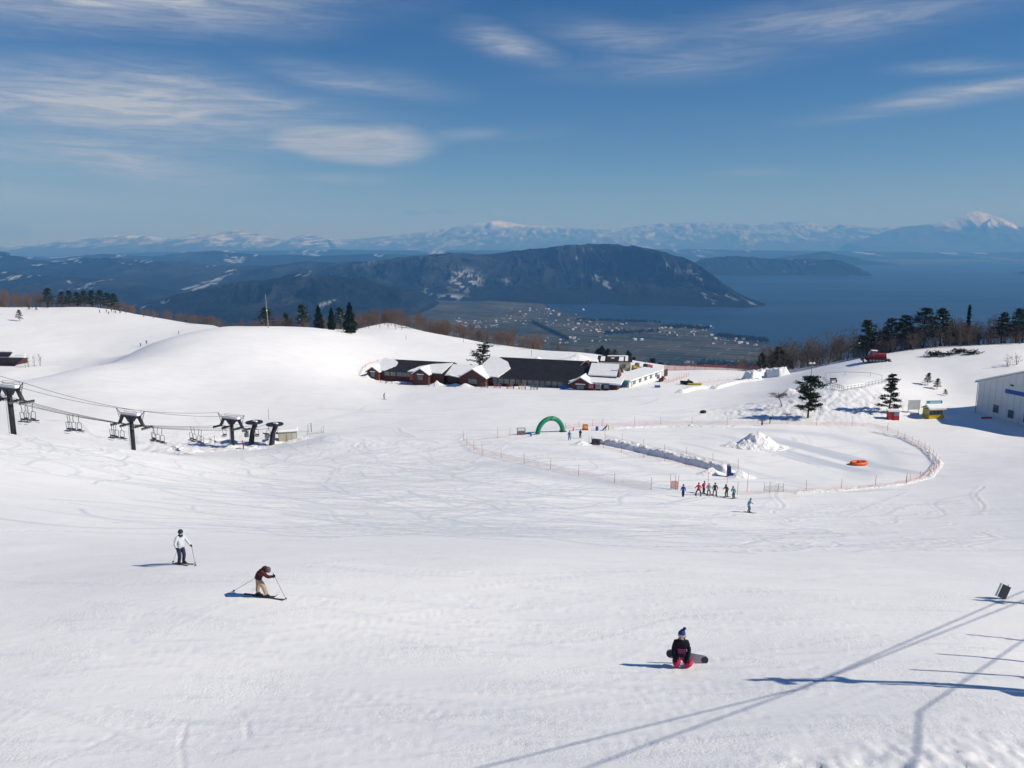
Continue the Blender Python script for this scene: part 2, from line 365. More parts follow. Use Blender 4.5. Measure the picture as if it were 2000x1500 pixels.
def ski_tracks(X, Y):
    """shallow carved grooves and packed streaks, returned as height change and a packed mask"""
    dz = np.zeros_like(X); pk = np.zeros_like(X)
    rng = random.Random(3)
    def stamp(pts, w, depth, soft=0.5, dark=0.5):
        pts = np.array(pts); pad = w * 4
        for (x0, y0), (x1, y1) in zip(pts[:-1], pts[1:]):
            r0 = np.searchsorted(YR, min(y0, y1) - pad); r1 = np.searchsorted(YR, max(y0, y1) + pad)
            if r1 <= r0: continue
            ya = YR[r0:r1].mean() + 30
            c0 = np.searchsorted(AR, (min(x0, x1) - pad) / ya - .004); c1 = np.searchsorted(AR, (max(x0, x1) + pad) / ya + .004)
            if c1 <= c0: continue
            xs, ys = X[r0:r1, c0:c1], Y[r0:r1, c0:c1]
            dx, dy = x1 - x0, y1 - y0; l2 = dx * dx + dy * dy + 1e-9
            t = np.clip(((xs - x0) * dx + (ys - y0) * dy) / l2, 0, 1)
            d = np.hypot(xs - x0 - t * dx, ys - y0 - t * dy) / w
            g = np.exp(-d ** 2 * 1.4); berm = np.exp(-(d - 1.7) ** 2 * 2.2) * .55
            np.minimum(dz[r0:r1, c0:c1], -depth * g, out=dz[r0:r1, c0:c1]) if False else None
            cur = dz[r0:r1, c0:c1]; dz[r0:r1, c0:c1] = np.where(g > .12, np.minimum(cur, -depth * g), np.maximum(cur, depth * berm))
            pk[r0:r1, c0:c1] = np.maximum(pk[r0:r1, c0:c1], g * dark)
    def carve(px, py, n, heading, turn, step, w, depth, dark):
        p = hit(px, py); x, y = p.x, p.y; h = heading; k = turn; pts = [(x, y)]; ph = rng.uniform(0, 6)
        for i in range(n):
            h += k * math.sin(ph + i * .35) * step; x += math.sin(h) * step; y += math.cos(h) * step; pts.append((x, y))
        stamp(pts, w, depth, dark=dark)
    for i in range(260):   # the cut-up bowl in the middle
        carve(rng.gauss(900, 190), rng.uniform(905, 1050), rng.randint(12, 30), rng.choice((-1, 1)) * rng.gauss(1.35, .35), rng.uniform(-.22, .22), 1.1, rng.uniform(.15, .34), rng.uniform(.015, .05), rng.uniform(.5, 1))
    for i in range(60):    # long sweeping turns, left shoulder
        carve(rng.uniform(20, 700), rng.uniform(865, 930), rng.randint(12, 30), rng.uniform(-1.4, 1.4), rng.uniform(-.4, .4), 1.2, rng.uniform(.14, .3), rng.uniform(.04, .09), rng.uniform(.3, .8))
    for i in range(40):
        carve(rng.uniform(620, 1000), rng.uniform(850, 905), rng.randint(8, 20), rng.uniform(-1.5, 1.5), rng.uniform(-.4, .4), 1.2, rng.uniform(.16, .4), rng.uniform(.05, .12), rng.uniform(.3, .8))
    for i in range(70):
        carve(rng.uniform(1180, 1900), rng.uniform(985, 1080), rng.randint(8, 20), rng.uniform(.6, 1.7), rng.uniform(-.25, .25), 1.1, rng.uniform(.15, .35), rng.uniform(.03, .08), rng.uniform(.2, .6))
    for i in range(170):    # near slope: mostly across the view
        carve(rng.uniform(-50, 1900), rng.uniform(1090, 1480), rng.randint(10, 26), rng.choice((-1, 1)) * rng.uniform(1.0, 1.75), rng.uniform(-.25, .25), .4, rng.uniform(.05, .13), rng.uniform(.012, .035), rng.uniform(.1, .35))
    for pts in (((360, 1500), (352, 1460), (362, 1420), (372, 1400)), ((485, 1440), (480, 1400), (460, 1382), (445, 1378)), ((80, 1500), (160, 1465), (250, 1425), (330, 1408), (520, 1402))):
        q = [hit(*p) for p in pts]; stamp([(a.x, a.y) for a in q], .06, .03, dark=.45)
    for i in range(60):    # behind the fences and the run-out by the lodge
        carve(rng.uniform(600, 1700), rng.uniform(770, 900), rng.randint(6, 16), rng.uniform(.8, 1.9), rng.uniform(-.1, .1), 2.0, rng.uniform(.3, .6), rng.uniform(.02, .06), rng.uniform(.2, .6))
    return dz, pk

EG = edge_y(XG, YG)
amp = np.clip(YG / 60, .3, 1)
ZG += (fbm(XG / 26, YG / 30, 3, 5) - .5) * .9 * amp * sstep(50, 130, YG)
ZG += (fbm(XG / 6.5, YG / 4.5, 4, 9) - .5) * .15 * amp
def blob(px, py, rx, ry):
    p = hit(px, py); return np.exp(-((XG - p.x) / rx) ** 2 - ((YG - p.y) / ry) ** 2)
# rough, trampled places: bank at the lower right, chopped face of the knoll, apron of the lift station
rough = np.clip(blob(1960, 1485, 4.0, 1.5) + blob(1750, 1500, 3, .8), 0, 1)
ZG += rough * ((fbm(XG / .22, YG / .22, 4, 21, .6) - .45) * .15 + (fbm(XG / .9, YG / .7, 3, 22) - .5) * .2)
p_ = hit(1590, 800); q_ = hit(1700, 790)
kn = np.clip(np.exp(-((XG - p_.x) / 13) ** 2 - ((YG - p_.y - 4) / 11) ** 2) + np.exp(-((XG - q_.x) / 9) ** 2 - ((YG - q_.y - 2) / 9) ** 2) + .8 * blob(1455, 805, 9, 7), 0, 1)
ZG += kn * (fbm(XG / 1.2, YG / 1.6, 4, 33, .6, True) - .4) * .55
st = np.clip(blob(470, 872, 13, 8) + blob(380, 875, 12, 5), 0, 1); ZG += st * (fbm(XG / 1.4, YG / 1.4, 4, 41, .6) - .5) * .6
rink = np.clip(blob(1640, 905, 17, 11) + blob(1500, 880, 18, 12), 0, 1)
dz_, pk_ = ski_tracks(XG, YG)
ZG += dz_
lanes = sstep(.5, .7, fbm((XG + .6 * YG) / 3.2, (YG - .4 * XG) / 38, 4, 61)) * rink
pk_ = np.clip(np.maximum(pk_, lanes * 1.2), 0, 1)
# smooth hard-packed strips inside the fenced run
def strip(pts, w, k):
    global pk_
    q = [hit(*p) for p in pts]
    best = np.full_like(XG, 1e9)
    for a, b in zip(q[:-1], q[1:]):
        dx, dy = b.x - a.x, b.y - a.y; t = np.clip(((XG - a.x) * dx + (YG - a.y) * dy) / (dx * dx + dy * dy), 0, 1)
        best = np.minimum(best, np.hypot(XG - a.x - t * dx, YG - a.y - t * dy))
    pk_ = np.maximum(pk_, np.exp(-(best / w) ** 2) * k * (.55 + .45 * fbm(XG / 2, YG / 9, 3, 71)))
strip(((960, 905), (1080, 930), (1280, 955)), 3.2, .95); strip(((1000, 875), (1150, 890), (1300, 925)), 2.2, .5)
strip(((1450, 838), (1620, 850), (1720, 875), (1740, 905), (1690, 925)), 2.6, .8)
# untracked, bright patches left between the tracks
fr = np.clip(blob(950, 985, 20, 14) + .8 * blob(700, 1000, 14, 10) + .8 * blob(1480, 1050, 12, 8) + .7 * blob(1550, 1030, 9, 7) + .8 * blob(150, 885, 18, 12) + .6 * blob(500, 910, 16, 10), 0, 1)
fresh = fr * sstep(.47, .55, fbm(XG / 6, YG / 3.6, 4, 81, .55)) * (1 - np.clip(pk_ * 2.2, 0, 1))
wood = sstep(8, 26, YG - EG) * (YG > 100)
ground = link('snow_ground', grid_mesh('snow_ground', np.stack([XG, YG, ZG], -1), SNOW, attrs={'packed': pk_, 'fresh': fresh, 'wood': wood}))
tag(ground, 'groomed white snow slopes and plateau of the ski area', kind='structure')

# ------------------------------------------------------------------ lake, plain and mountains
LAKE = -550.0
def far_mat(name, dark, snow, wood2, rough=.9):
    m = bpy.data.materials.new(name); m.use_nodes = True; nt = m.node_tree; N = nt.nodes; L = nt.links
    b = N['Principled BSDF']; b.inputs['Roughness'].default_value = rough; b.inputs['Specular IOR Level'].default_value = .1
    tc = N.new('ShaderNodeTexCoord'); n = N.new('ShaderNodeTexNoise'); n.inputs['Scale'].default_value = .004; n.inputs['Detail'].default_value = 8
    n.inputs['Roughness'].default_value = .65; L.new(tc.outputs['Object'], n.inputs['Vector'])
    r = N.new('ShaderNodeValToRGB'); r.color_ramp.elements[0].color = (*dark, 1); r.color_ramp.elements[1].color = (*wood2, 1)
    r.color_ramp.elements[0].position = .42; r.color_ramp.elements[1].position = .68; L.new(n.outputs['Fac'], r.inputs[0])
    bn = N.new('ShaderNodeTexNoise'); bn.inputs['Scale'].default_value = .012; bn.inputs['Detail'].default_value = 6; bn.inputs['Roughness'].default_value = .7; L.new(tc.outputs['Object'], bn.inputs['Vector'])
    bp = N.new('ShaderNodeBump'); bp.inputs['Distance'].default_value = 110; L.new(bn.outputs['Fac'], bp.inputs['Height']); L.new(bp.outputs[0], b.inputs['Normal'])
    a = N.new('ShaderNodeAttribute'); a.attribute_name = 'snow'
    mx = N.new('ShaderNodeMix'); mx.data_type = 'RGBA'; L.new(a.outputs['Fac'], mx.inputs['Factor']); L.new(r.outputs[0], mx.inputs[6]); mx.inputs[7].default_value = (*snow, 1)
    L.new(mx.outputs[2], b.inputs['Base Color']); return m
HILL = far_mat('forested_hill', (.006, .013, .013), (.56, .62, .70), (.014, .022, .023))
ALP = far_mat('snowy_range', (.05, .055, .06), (.78, .77, .78), (.11, .11, .12))
PLAIN = None

def ridge(name, prof, front, back, material, cols, rows, seed, spur=0.35, sfreq=9, rough=.12, snowfn=None, foot=LAKE - 2, pw=1.25, crest=.12):
    prof = sorted(prof); px = np.array([p[0] for p in prof], float); py = np.array([p[1] for p in prof], float); yy = np.array([p[2] for p in prof], float)
    u = np.linspace(px[0], px[-1], cols); pyu = np.interp(u, px, py); yu = np.interp(u, px, yy)
    v_ = (750 - pyu) / FPX; dy = CP + SP * v_; dz = -SP + CP * v_; top = yu * dz / dy; xu = yu * (u - 1000) / FPX / dy
    span = (xu.max() - xu.min()); endf = sstep(0, .1, (u - px[0]) / (px[-1] - px[0])) * sstep(0, .1, (px[-1] - u) / (px[-1] - px[0]))
    top = top + (fbm(xu / span * sfreq * 2.2, xu * 0, 5, seed + 3, .55) - .5) * (top - foot) * rough * endf
    v = np.linspace(-1, 1, rows)
    V, U = np.meshgrid(v, np.arange(cols), indexing='ij'); taper = np.sqrt(np.clip((top - foot) / (top - foot).max(), .02, 1))
    XX = xu[U]; H = (top - foot)[U]; dep = np.where(V < 0, front, back) * (.25 + .75 * taper[U])
    s = 1 - np.abs(V); Lw = span / sfreq; D = V * dep
    wx = (fbm(XX / Lw * .7, D / Lw * .7, 3, seed + 7) - .5) * 1.1; wy = (fbm(XX / Lw * .7 + 9, D / Lw * .7, 3, seed + 8) - .5) * 1.1
    sp = .6 * fbm(XX / Lw + wx, D / Lw * .55 + wy + 3, 6, seed, .5, True) + .4 * fbm(XX / Lw * 1.4 + wx, D / Lw + wy, 5, seed + 2, .5)
    base = s ** pw
    hgt = base * (1 + spur * (sp - (.56 if material is HILL else .42)) * (crest + 3.9 * s * (1 - s)) * (1.5 if material is HILL else 1.6))
    cap = 1.0 + (.02 if crest < .1 else .05) - .42 * (1 - s) * (.5 + fbm(XX / Lw * 2.2, D / Lw * 2.2, 4, seed + 40))
    hgt = np.minimum(hgt, cap)
    ZZ = foot + np.maximum(hgt, -.02) * H
    YY = yu[U] + D + (fbm(XX / span * 6, V, 3, seed + 31) - .5) * dep * .35 * (1 - s)
    gx = np.gradient(ZZ, axis=1) / np.gradient(XX, axis=1)
    sn = snowfn(XX, YY, ZZ, H, s, sp, gx) if snowfn else np.zeros_like(XX)
    if material is HILL: sn = np.maximum(sn, .05 * sstep(.44, .62, sp) * sstep(.40, .58, fbm(XX / Lw * 2, ZZ / Lw * 5, 4, seed + 50)) * sstep(.1, .4, s))  # pale snowy wood on the spurs; also puts relief shading into the colour
    o = link(name, grid_mesh(name, np.stack([XX, YY, ZZ], -1), material, attrs={'snow': np.clip(sn, 0, 1)}))
    tag(o, kind='structure'); return o
def snow_clear(thr, f=.004, seed=0, amt=.5):
    def fn(X, Y, Z, H, s, sp, gx):
        n = fbm(X * f * 2.2 + Z * f * 2.5, Z * f * 5, 4, seed, .55); k = sstep(thr, thr + .05, n); fine = sstep(.42, .6, fbm(X * f * 10, Z * f * 14, 3, seed + 5))
        return np.clip(k * amt * 2.2 * fine * sstep(.3, .5, vnoise(X * f * 30, Z * f * 40, seed + 9)), 0, .8)
    return fn
def big_snow(X, Y, Z, H, s, sp, gx):
    base = np.maximum(snow_clear(.66, .0016, 4, .22)(X, Y, Z, H, s, sp, gx), .10 * sstep(.42, .75, sp) * sstep(.4, .8, s) * sstep(.5, .6, fbm(X * .003, Y * .003, 4, 6)))  # clearings, plus paler upper spurs: bare snowy wood with sunlit relief put into colour
    def spot(px, py, rx, rz, amt, f):
        d = ray(px, py); c = Y * d.x / d.y; z = Y * d.z / d.y
        return amt * np.exp(-((X - c) / rx) ** 2 - ((Z - z) / rz) ** 2) * sstep(.50, .58, fbm(X * f, Z * f * 2.6, 3, 12))
    base = np.maximum(base, spot(908, 545, 150, 95, 1.2, .02)); base = np.maximum(base, spot(880, 580, 120, 25, .9, .02))
    base = np.maximum(base, spot(985, 550, 110, 30, .8, .02)); base = np.maximum(base, spot(1375, 530, 190, 30, .7, .012))
    return base * (s > .03)
ridge('mountain', [(560,560,9600),(640,522,9700),(700,509,9800),(760,505,9800),(830,500,9800),(880,494,9800),(930,497,9700),(985,491,9600),(1040,484,9500),(1090,481,9400),(1130,479,9300),(1180,475,9200),(1230,476,9100),
      (1290,488,9000),(1330,500,8800),(1370,520,8500),(1405,546,8250),(1428,564,8100),(1438,574,8000),(1442,580,7980)], 2500, 1500, HILL, 620, 200, 5, 1.8, 9, .07, big_snow, pw=1.1, crest=.05)
ridge('mountain', [(-500,505,12500),(-200,498,12500),(0,492,12400),(60,505,12300),(130,512,12000),(200,500,12200),(280,508,12200),(350,512,12000),(430,519,11800),(520,520,11500),(600,512,11200),(660,512,11000),(720,508,10800),(800,500,10600),(860,492,10500),(940,520,10400),(1000,545,10300)],
      3400, 1500, HILL, 620, 190, 8, 1.9, 13, .14, snow_clear(.655, .0014, 3, .5), pw=1.1)
ridge('mountain', [(-500,470,18500),(-300,480,18500),(-100,486,18500),(100,505,18300),(200,494,18000),(300,500,18000),(420,488,17800),(520,496,17500),(620,498,17500),(700,494,17200),(800,498,17000),(900,490,17000),(1000,505,17000)],
      4000, 2000, HILL, 520, 140, 15, 1.3, 13, .16, snow_clear(.63, .0010, 14, .5))
ridge('mountain', [(-700,512,9800),(-400,520,9500),(-200,522,9300),(0,528,9000),(90,536,8800),(170,541,8600),(250,552,8300),(330,566,8000),(400,590,7700),(450,606,7500)], 2600, 1500, HILL, 420, 150, 19, 1.7, 11, .14, snow_clear(.655, .0018, 19, .4), pw=1.1)
ridge('hill', [(60,668,6360),(180,630,6480),(280,592,6600),(360,572,6720),(430,556,6780),(500,544,6840),(570,537,6840),(640,535,6840),(710,543,6840),(780,566,6840),(840,588,6900),(890,606,7080),(940,626,7320)], 2000, 1300, HILL, 480, 160, 27, 1.7, 9, .07, snow_clear(.70, .0022, 26, .3), pw=.95, crest=.2)
ridge('hill', [(1320,532,13500),(1370,505,13600),(1420,498,13700),(1470,501,13700),(1540,506,13600),(1590,507,13500),(1635,505,13400),(1662,516,13300),(1685,528,13200),(1698,539,13100)], 700, 900, HILL, 300, 80, 31, 1.0, 8, .12, snow_clear(.66, .0012, 31, .2), pw=.9)
ridge('hill', [(1480,507,18800),(1560,497,19000),(1610,490,19000),(1650,498,18900),(1700,509,18800),(1740,513,18700)], 900, 900, HILL, 140, 40, 37, .4, 6, .05, None)
ridge('hill', [(1990,536,13500),(2010,528,13500),(2040,524,13500),(2090,530,13500),(2120,541,13500)], 500, 500, HILL, 60, 30, 39, .4, 4, .05, None)
def alp_snow(X, Y, Z, H, s, sp, gx):
    n = fbm(X * .0006, Y * .0004, 4, 51, .6); f = fbm(X * .0042, Z * .006 + s * 3, 4, 57, .65)
    return sstep(.38, .60, .30 * s + .42 * n + .62 * (f - .42) + .45 * (sp - .35) + .10 * (Z / 1000)) * (.2 + .65 * sstep(.35, .7, f)) * (.5 + .5 * sstep(.5, .95, s)) * np.where(Y < 45000, 1.15, .85) + .7 * np.exp(-((X + 790) / 2300) ** 2) * sstep(650, 1000, Z)
def ibuki_snow(X, Y, Z, H, s, sp, gx):
    n = fbm(X * .002, Z * .003, 4, 91, .6); xc = 37000 * (1912 - 1000) / FPX / 1.02
    return np.clip(sstep(420, 760, Z + (n - .5) * 700) * np.exp(-((X - xc) / 2100) ** 4) * 1.1 + .3 * sstep(500, 900, Z + (n - .5) * 900), 0, 1)
ridge('snowy_mountain', [(-700,470,41000),(-300,474,41000),(0,482,41000),(120,478,41000),(190,466,41000),(250,458,41000),(300,462,41000),(370,468,41000),(420,455,41000),(470,451,41000),(520,460,41000),(560,468,41000),(600,455,41000),(640,468,41000),(700,467,50000),
      (780,457,50000),(850,450,50000),(920,439,50000),(975,431,50000),(1020,440,50000),(1090,442,50000),(1160,448,50000),(1220,444,50000),(1270,438,50000),(1340,433,50000),(1400,436,50000),(1470,440,50000),(1520,434,50000),(1570,432,50000),(1620,440,50000),(1690,445,50000),(1760,442,50000),(1820,440,50000),(1900,444,50000),(2000,442,50000),(2300,448,50000),(2700,442,50000)],
      14000, 4000, ALP, 1300, 170, 44, 1.1, 38, .04, alp_snow, crest=.08)
ridge('snowy_mountain', [(1660,474,37000),(1700,462,37000),(1740,448,37000),(1780,441,37000),(1830,436,37000),(1862,427,37000),(1886,416,37000),(1908,411,37000),(1926,416,37000),(1946,427,37000),(1968,438,37000),(2010,445,37000),(2100,452,37000),(2200,472,37000)], 4500, 4000, ALP, 340, 130, 66, .5, 9, .01, ibuki_snow, pw=1.05, crest=.03)
ridge('hill', [(-700,500,27000),(-200,497,27000),(100,500,27000),(400,489,27000),(700,487,27000),(900,489,27500),(1100,487,28000),(1300,486,28000),(1500,489,28000),(1700,491,28000),(1900,493,28000),(2100,491,28000),(2500,493,28000)], 5000, 3000, HILL, 700, 110, 71, .9, 20, .35, snow_clear(.60, .0006, 77, .5))

def flat(name, pts, z, m):
    me = bpy.data.meshes.new(name)
    from mathutils.geometry import tessellate_polygon
    vs = [Vector((p[0], p[1], z)) for p in pts]; tri = tessellate_polygon([vs])
    me.from_pydata(vs, [], [tuple(t) if (vs[t[1]] - vs[t[0]]).cross(vs[t[2]] - vs[t[0]]).z > 0 else tuple(reversed(t)) for t in tri]); me.materials.append(m); me.update()
    return tag(link(name, me), kind='structure')
def water_mat():
    m = bpy.data.materials.new('lake_water'); m.use_nodes = True; nt = m.node_tree; N = nt.nodes; L = nt.links
    b = N['Principled BSDF']; b.inputs['Base Color'].default_value = (.008, .026, .055, 1); b.inputs['Roughness'].default_value = .38; b.inputs['IOR'].default_value = 1.33
    b.inputs['Specular IOR Level'].default_value = .35
    tc = N.new('ShaderNodeTexCoord'); mp = N.new('ShaderNodeMapping'); mp.inputs['Scale'].default_value = (.0004, .0016, 1); L.new(tc.outputs['Object'], mp.inputs[0])
    n = N.new('ShaderNodeTexNoise'); n.inputs['Scale'].default_value = 1; n.inputs['Detail'].default_value = 6; L.new(mp.outputs[0], n.inputs['Vector'])
    r = N.new('ShaderNodeMapRange'); r.inputs[3].default_value = .26; r.inputs[4].default_value = .5; L.new(n.outputs['Fac'], r.inputs[0]); L.new(r.outputs[0], b.inputs['Roughness'])
    w = N.new('ShaderNodeTexNoise'); w.inputs['Scale'].default_value = .05; w.inputs['Detail'].default_value = 5; L.new(tc.outputs['Object'], w.inputs['Vector'])
    bp = N.new('ShaderNodeBump'); bp.inputs['Distance'].default_value = 2.5; L.new(w.outputs['Fac'], bp.inputs['Height']); L.new(bp.outputs[0], b.inputs['Normal'])
    return m
def plain_mat():
    m = bpy.data.materials.new('winter_fields'); m.use_nodes = True; nt = m.node_tree; N = nt.nodes; L = nt.links
    b = N['Principled BSDF']; b.inputs['Roughness'].default_value = .95; b.inputs['Specular IOR Level'].default_value = .05
    tc = N.new('ShaderNodeTexCoord'); mp = N.new('ShaderNodeMapping'); mp.inputs['Rotation'].default_value = (0, 0, .52); L.new(tc.outputs['Object'], mp.inputs[0])
    br = N.new('ShaderNodeTexBrick'); br.inputs['Scale'].default_value = 1; br.inputs['Brick Width'].default_value = 260; br.inputs['Row Height'].default_value = 85
    br.inputs['Mortar Size'].default_value = 4.0; br.inputs['Mortar Smooth'].default_value = .3; br.offset = .5; br.squash = 1
    br.inputs['Color1'].default_value = (.035, .047, .040, 1); br.inputs['Color2'].default_value = (.09, .088, .07, 1); br.inputs['Mortar'].default_value = (.20, .19, .165, 1)
    L.new(mp.outputs[0], br.inputs['Vector'])
    n = N.new('ShaderNodeTexNoise'); n.inputs['Scale'].default_value = .0022; n.inputs['Detail'].default_value = 6; L.new(mp.outputs[0], n.inputs['Vector'])
    r = N.new('ShaderNodeValToRGB'); r.color_ramp.elements[0].color = (.55, .6, .6, 1); r.color_ramp.elements[1].color = (1.1, 1.05, .95, 1); r.color_ramp.elements[0].position = .38; r.color_ramp.elements[1].position = .62
    L.new(n.outputs['Fac'], r.inputs[0])
    mx = N.new('ShaderNodeMix'); mx.data_type = 'RGBA'; mx.blend_type = 'MULTIPLY'; mx.inputs['Factor'].default_value = 1; L.new(br.outputs[0], mx.inputs[6]); L.new(r.outputs[0], mx.inputs[7])
    L.new(mx.outputs[2], b.inputs['Base Color']); return m
PLAIN = plain_mat()
flat('lake', [(-70000, 1000), (70000, 1000), (70000, 60000), (-70000, 60000)], LAKE, water_mat())
shore = [(1500, 672), (1480, 661), (1440, 657), (1395, 654), (1380, 643), (1330, 635), (1290, 629), (1230, 626), (1160, 622), (1110, 613), (1075, 604), (1062, 598)]
sp = []
for a, b in zip(shore[:-1], shore[1:]):
    for t in np.linspace(0, 1, 8)[:-1]:
        q = plane_hit(a[0] + (b[0] - a[0]) * t, a[1] + (b[1] - a[1]) * t + random.uniform(-.5, .5), LAKE + 3); sp.append((q.x, q.y))
flat('valley_plain', [(-9000, 1200), (1600, 1200), (2000, 2500)] + sp + [(300, 9500), (-9000, 12500)], LAKE + 3, PLAIN)
fs = [(plane_hit(px, py, LAKE + 2).x, plane_hit(px, py, LAKE + 2).y) for px, py in ((1300, 520), (1480, 519), (1640, 520), (1720, 517), (1800, 518), (1870, 514), (1950, 513), (2100, 512), (2400, 514))]
flat('far_shore', [(-30000, 17000), *fs, (60000, 30000), (60000, 58000), (-60000, 58000), (-60000, 17000)], LAKE + 2, PLAIN)

# the air: one closed box of pale haze
def haze_mat(d):
    m = bpy.data.materials.new('haze'); m.use_nodes = True; nt = m.node_tree; nt.nodes.clear()
    o = nt.nodes.new('ShaderNodeOutputMaterial'); v = nt.nodes.new('ShaderNodeVolumePrincipled')
    v.inputs['Color'].default_value = (.15, .45, 1.0, 1); v.inputs['Absorption Color'].default_value = (.6, .6, .6, 1)
    v.inputs['Density'].default_value = d; v.inputs['Anisotropy'].default_value = 0.0
    nt.links.new(v.outputs[0], o.inputs['Volume']); return m
hz = MB().box((0, 27000, 620), (150000, 66000, 2360)).build('haze', haze_mat(5.2e-5))
tag(hz, 'pale blue winter haze over the lake and mountains', kind='stuff')
# ------------------------------------------------------------------ vegetation
BARK = mat('pine_bark', (.075, .05, .035), .9, .4, 3); BARK_GREY = mat('bare_twigs', (.135, .095, .075), .95, .3, .8)
NEEDLE = mat('pine_needles', (.028, .045, .022), .8, .45, .9, spec=.15); CYP = mat('cypress_foliage', (.014, .026, .012), .85, .45, .8, spec=.1)
TWIG_DARK = mat('dark_twigs', (.17, .135, .105), .95, .3, .6); TWIG_RED = mat('reddish_twigs', (.17, .12, .092), .95, .3, .6)
def leaf_clump(mb, c, rad, n, size, mi, rng, flat=.45):
    for _ in range(n):
        d = Vector((rng.gauss(0, .5), rng.gauss(0, .5), rng.gauss(0, .5))); p = Vector(c) + Vector((d.x * rad, d.y * rad, d.z * rad * flat))
        a = Vector((rng.uniform(-1, 1), rng.uniform(-1, 1), rng.uniform(-.3, .7))).normalized() * size * rng.uniform(.7, 1.4); b = a.orthogonal().normalized() * size * rng.uniform(.3, .6)
        b.rotate(Matrix.Rotation(rng.uniform(0, 6.28), 3, a.normalized()))
        mb.add([p - b, p + b, p + a], [(0, 1, 2)], mi)
def make_pine(seed, H=10.0, spread=.3, low=.25, n=34, lean=.03, pads=5, dens=17, pad_r=.62, open_=1.0, curve=None, snow=0.0):
    rng = random.Random(seed); bend = [(rng.uniform(-1, 1) * lean * H, rng.uniform(-1, 1) * lean * H) for _ in range(4)]
    def tp(t):
        k = t * 3; i = min(2, int(k)); f = k - i
        x = bend[i][0] * (1 - f) + bend[i + 1][0] * f; y = bend[i][1] * (1 - f) + bend[i + 1][1] * f
        return Vector((x * t, y * t, H * t))
    tr = MB(); tr.tube([tp(t) for t in np.linspace(0, .97, 9)], [H * .021 * (1 - .85 * t) + .02 for t in np.linspace(0, 1, 9)], 7)
    cr = MB()
    for i in range(n):
        t = low + (1 - low) * ((i + rng.random()) / n) ** .9; ang = i * 2.4 + rng.uniform(-.6, .6); p = tp(min(t, .97))
        prof = curve(t) if curve else max(.12, (1 - (t - low) / (1 - low)) ** .6 * (.55 + .45 * math.sin(min(1, (t - low) / (1 - low) * 3 + .6) * 1.57)))
        ln = spread * H * prof * rng.uniform(.55, 1.15); d = Vector((math.cos(ang), math.sin(ang), rng.uniform(-.12, .30)))
        q1 = p + d * ln * .5 + Vector((0, 0, -.02 * ln)); q2 = p + d * ln + Vector((0, 0, .14 * ln))
        cr.tube([p, q1, q2], [.012 * H * (1 - t * .8) * .55 + .012, .02, .01], 4, 0, False)
        for k in range(pads):
            f = .35 + .65 * (k + rng.random()) / pads; c = p + d * ln * f + Vector((rng.uniform(-.25, .25), rng.uniform(-.25, .25), .05 + .1 * f * ln * .5)) * open_
            leaf_clump(cr, c, pad_r * (.6 + .4 * prof) * H / 10, dens, .30 * H / 10, 1, rng)
            if snow and rng.random() < snow: leaf_clump(cr, c + Vector((0, 0, .12)), .35, 4, .3, 2, rng, .2)
    top = tp(.97); leaf_clump(cr, top, .35 * H / 10, 30, .3 * H / 10, 1, rng, 1.2)
    return tr.mesh('trunk', BARK), cr.mesh('crown', [BARK, NEEDLE, SNOW_ROOF])
def make_cypress(seed, H=10., w=.24, n=2600):
    rng = random.Random(seed); tr = MB(); tr.tube([(0, 0, 0), (0, 0, H * .5), (0, 0, H * .95)], [.16, .1, .03], 6); cr = MB()
    for _ in range(n):
        t = rng.random() ** 1.25; r = w * H * (1 - t) ** .75 * (1 if t > .08 else .6) * (rng.random() ** .35) * (1 + .18 * math.sin(t * 23 + seed)); a = rng.uniform(0, 6.28)
        leaf_clump(cr, (r * math.cos(a), r * math.sin(a), H * (.05 + .95 * t)), .1, 1, .42, 0, rng)
    return tr.mesh('trunk', BARK), cr.mesh('crown', [CYP])
def bare_tree_mesh(seed, H=8., stems=3, spread=.34, nb=9, ns=6, nt=6, tw=.035):
    """leafless tree: stems, branches and fine twigs; returned as builder so thickets can merge it"""
    rng = random.Random(seed); mb = MB()
    def twig(p, d, ln, w):
        s = d.orthogonal().normalized(); s.rotate(Matrix.Rotation(rng.uniform(0, 6.28), 3, d)); e = p + d * ln
        mb.add([p - s * w, p + s * w, e], [(0, 1, 2)])
    for s in range(stems):
        a0 = 6.28 * s / stems + rng.uniform(-.5, .5); tilt = rng.uniform(.06, .26) if stems > 1 else .04
        d0 = Vector((math.cos(a0) * tilt, math.sin(a0) * tilt, 1)).normalized(); h = H * rng.uniform(.75, 1)
        base = Vector((math.cos(a0), math.sin(a0), 0)) * .15; P = lambda t: base + d0 * h * t + Vector((math.sin(t * 5 + s) * .03 * h, math.cos(t * 4 + s) * .03 * h, 0))
        mb.tube([P(0), P(.35), P(.7), P(1)], [.013 * H, .009 * H, .005 * H, .01], 4, 0, False)
        for b in range(nb):
            t = rng.uniform(.25, .98); p = P(t); a = rng.uniform(0, 6.28); up = rng.uniform(.35, 1.3)
            d = Vector((math.cos(a), math.sin(a), up)).normalized(); ln = H * spread * (1.1 - t * .75) * rng.uniform(.6, 1.2)
            e = p + d * ln; mid = p + d * ln * .5 + Vector((0, 0, .04 * ln)); mb.tube([p, mid, e], [.03, .022, .01], 3, 0, False)
            for c in range(ns):
                f = rng.uniform(.25, 1); q = p + d * ln * f; d2 = (d + Vector((rng.uniform(-1, 1), rng.uniform(-1, 1), rng.uniform(-.2, .9)))).normalized(); l2 = ln * rng.uniform(.3, .6)
                twig(q, d2, l2, tw * .7)
                for g in range(nt):
                    f2 = rng.uniform(.2, 1); twig(q + d2 * l2 * f2, (d2 + Vector((rng.uniform(-1, 1), rng.uniform(-1, 1), rng.uniform(-.2, 1)))).normalized(), l2 * rng.uniform(.35, .8), tw * .5)
    return mb
